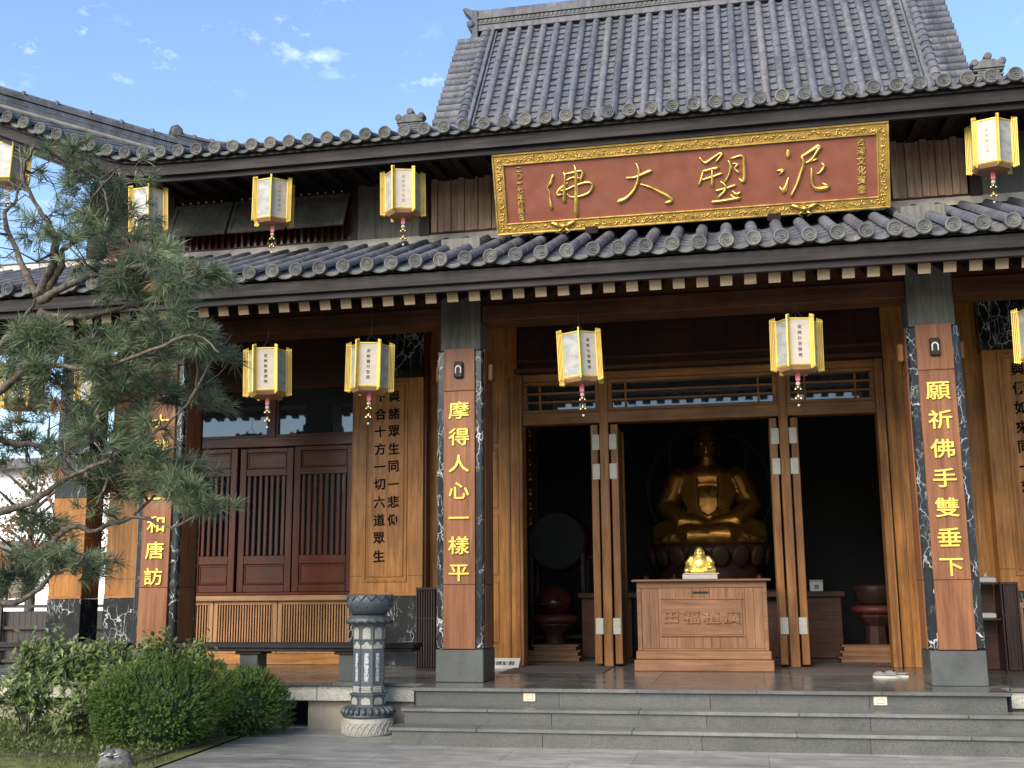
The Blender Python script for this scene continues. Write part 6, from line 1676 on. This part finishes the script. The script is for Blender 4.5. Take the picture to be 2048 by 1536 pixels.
# ------------------------------------------------------------------ background left
def background():
    t = thing('slat_fence', 'dark brown upright slat fence behind the hall at the left edge', 'fence', (-11.6, 4.6, 0))
    for z in (0.42, 0.95, 1.30):
        MB().box(-2.6, 2.2, -0.03, 0.03, z-0.025, z+0.025, 0.004).build('rail', 'fence_wood', t, local=True)
    me = MB().box(-0.0525, 0.0525, 0.031, 0.05, 0.05, 1.22, 0.003).mesh('slat', 'fence_wood')
    for i in range(44): inst(me, 'slat', t, (-11.6-2.56+0.108*i, 4.6, 0))
    for x in (-2.4, -1.2, 0, 1.2, 2.1): MB().box(x-0.04, x+0.04, -0.08, -0.031, 0, 1.36, 0.004).build('post', 'fence_wood', t, local=True)
    t = thing('white_building', 'plain white house wall glimpsed behind the pine', 'building', (-20, 18, 0))
    MB().box(-12, 9.5, 0, 6, 0, 5.2).build('wall', 'white_wall', t, local=True)
    MB().box(-12.4, 9.9, -0.5, 6.5, 5.2, 5.5, 0.02).build('roof', 'tile', t, local=True)
    for x in (-9, -5, -1, 3, 7):
        w = MB().box(x-0.6, x+0.6, -0.03, 0.02, 1.4, 3.0).build('window', 'dark_glass', t, local=True)
        MB().box(x-0.7, x-0.6, -0.06, 0.02, 1.35, 3.05).box(x+0.6, x+0.7, -0.06, 0.02, 1.35, 3.05).box(x-0.6, x+0.6, -0.06, 0.02, 3.0, 3.08).build('frame', 'grey_wood', w, local=True)
    def tree(x, y, h, sp, lab, mat, seed, n=1500):
        r = random.Random(seed); t = thing('garden_tree', lab, 'tree', (x, y, 0), 'trees behind the fence')
        tr = MB(); tr.tube([(0, 0, 0), (0.05, 0, h*.3), (-0.05, 0.02, h*.6), (0.03, 0, h*.9)], [0.12, 0.10, 0.06, 0.02], 8)
        lf = MB()
        for k in range(16):
            a = r.uniform(0, 6.28); z0 = h*r.uniform(.25, .8); l = sp*r.uniform(.5, 1)
            tip = Vector((math.cos(a)*l, math.sin(a)*l, z0+l*r.uniform(.3, .9))); tr.tube([(0, 0, z0), tip*0.5+Vector((0, 0, z0*0.5+.1)), tip], [0.04, 0.025, 0.008], 6)
            for i in range(n//16):
                p = tip+rvec(r)*r.uniform(0.05, 0.55)*sp*0.6
                leaf_quad(lf, p, rvec(r), rvec(r), r.uniform(.07, .13), r.uniform(.03, .06))
        tr.build('trunk', 'bark', t, local=True); lf.build('crown', mat, t, local=True)
    tree(-12.4, 7.2, 4.2, 1.3, 'brownish half-bare tree standing behind the slat fence', 'dead_needle', 21, 1100)
    tree(-13.9, 8.6, 4.6, 1.5, 'grey-green tree behind the slat fence at the left edge', 'far_leaf', 22)
    tree(-11.3, 9.8, 3.4, 1.1, 'small tree showing between the two stone-footed wall piers', 'far_leaf', 23, 900)
background()

# ------------------------------------------------------------------ pine
def pine():
    r = random.Random(17)
    t = thing('pine_tree', 'pine tree with long needles and crooked grey limbs at the left front', 'tree', (-6.75, -4.25, 0))
    O = Vector((-6.75, -4.25, 0))
    w = MB()
    w.tube([(0, 0, -0.05), (0.05, 0.02, 0.6), (-0.02, 0.05, 1.2), (0.12, 0.03, 1.8), (0.35, 0.04, 2.2), Vector((-6.16, -4.2, 2.44))-O], [0.19, 0.165, 0.15, 0.135, 0.12, 0.11], 10)
    pts_all = []
    for r0, r1, P in PINE_LIMBS:
        P = [Vector(p)-O for p in P]
        if P[0].x < 0.9 and (P[0]-(Vector((-6.16, -4.2, 2.44))-O)).length > 0.01:
            zt = P[0].z*0.75
            if P[0].x < 0.75: P = [Vector((0.0+0.08*(zt > 1.7), 0.04, max(0.5, min(2.2, zt))))]+P
        # subdivide with a little crookedness
        pts = []; rad = []; n = len(P)
        for i in range(n-1):
            p0, p1, p2, p3 = P[max(0, i-1)], P[i], P[i+1], P[min(n-1, i+2)]
            for s in range(4):
                u = s/4
                v = 0.5*((2*p1)+(-p0+p2)*u+(2*p0-5*p1+4*p2-p3)*u*u+(-p0+3*p1-3*p2+p3)*u**3)
                f = (i+u)/(n-1)
                pts.append(v+rvec(r)*0.012); rad.append((r0*.78+(min(r1, 0.006)-r0*.78)*f**0.75)*r.uniform(.82, 1.18))
        pts.append(P[-1]); rad.append(0.005)
        w.tube(pts, rad, 8)
        pts_all += pts
    tw = MB(); nd = MB(); dead = MB()
    def tuft(p, d, mb, n, L):
        d = d.normalized(); s = d.orthogonal().normalized(); q = d.cross(s)
        for i in range(n):
            a = r.uniform(0, 6.28); th = math.acos(1-r.random()*0.7)
            v = d*math.cos(th)+(s*math.cos(a)+q*math.sin(a))*math.sin(th)
            l = L*r.uniform(.7, 1.1); b = p-d*r.uniform(0, 0.06)
            wd = v.cross(rvec(r)); wd = wd.normalized()*0.0026
            mid = b+v*l*0.55; tip = b+v*l-Vector((0, 0, 0.10*l))
            o = len(mb.v); mb.v += [tuple(b-wd*0.7), tuple(b+wd*0.7), tuple(mid+wd), tuple(mid-wd), tuple(tip)]
            mb.f += [(o, o+1, o+2, o+3), (o+3, o+2, o+4)]; mb.m += [0, 0]; mb.sm += [False, False]
    for (cx, cy, cz, rw, rh, n) in PINE_CLUMPS:
        n = int(n*(0.62 if cz > 4.45 else 0.82)); rw *= 0.94
        c = Vector((cx, cy, cz))-O
        near = min(pts_all, key=lambda q: (q-c).length)
        # a bough into the clump, forking into twigs
        mid = near.lerp(c, 0.5)+Vector((0, 0, -0.04))+rvec(r)*0.05
        w.tube([near, mid, c], [0.014, 0.010, 0.006], 6)
        subs = []
        for k in range(max(3, n//6)):
            v = rvec(r); e = c+Vector((v.x*rw*0.75, v.y*0.35, v.z*rh*0.75)); f = r.uniform(.2, .9)
            b = near.lerp(c, f) if r.random() < .5 else c
            m2 = b.lerp(e, .5)+Vector((0, 0, -0.02))+rvec(r)*0.03
            tw.tube([b, m2, e], [0.0055, 0.0045, 0.003], 4, cap=False); subs.append((b, e))
        for i in range(n):
            b, e = r.choice(subs)
            v = rvec(r); p = e+Vector((v.x*rw*0.45, v.y*0.22, v.z*rh*0.45))
            d = (p-c)*1.4+Vector((0, -0.05, 0.16))+rvec(r)*0.10
            st = e.lerp(b, r.uniform(0, .5))
            tw.tube([st, st.lerp(p, .55)+rvec(r)*0.012, p], [0.004, 0.0035, 0.0025], 4, cap=False)
            isdead = r.random() < 0.012
            tuft(p, d if not isdead else Vector((0, 0, -1)), dead if isdead else nd, r.randint(30, 52), r.uniform(.11, .19))
    w.build('trunk', 'bark', t, local=True); tw.build('twigs', 'bark', t, local=True)
    nd.build('crown', 'pine_needle', t, local=True); dead.build('dead_needles', 'dead_needle', t, local=True)
pine()
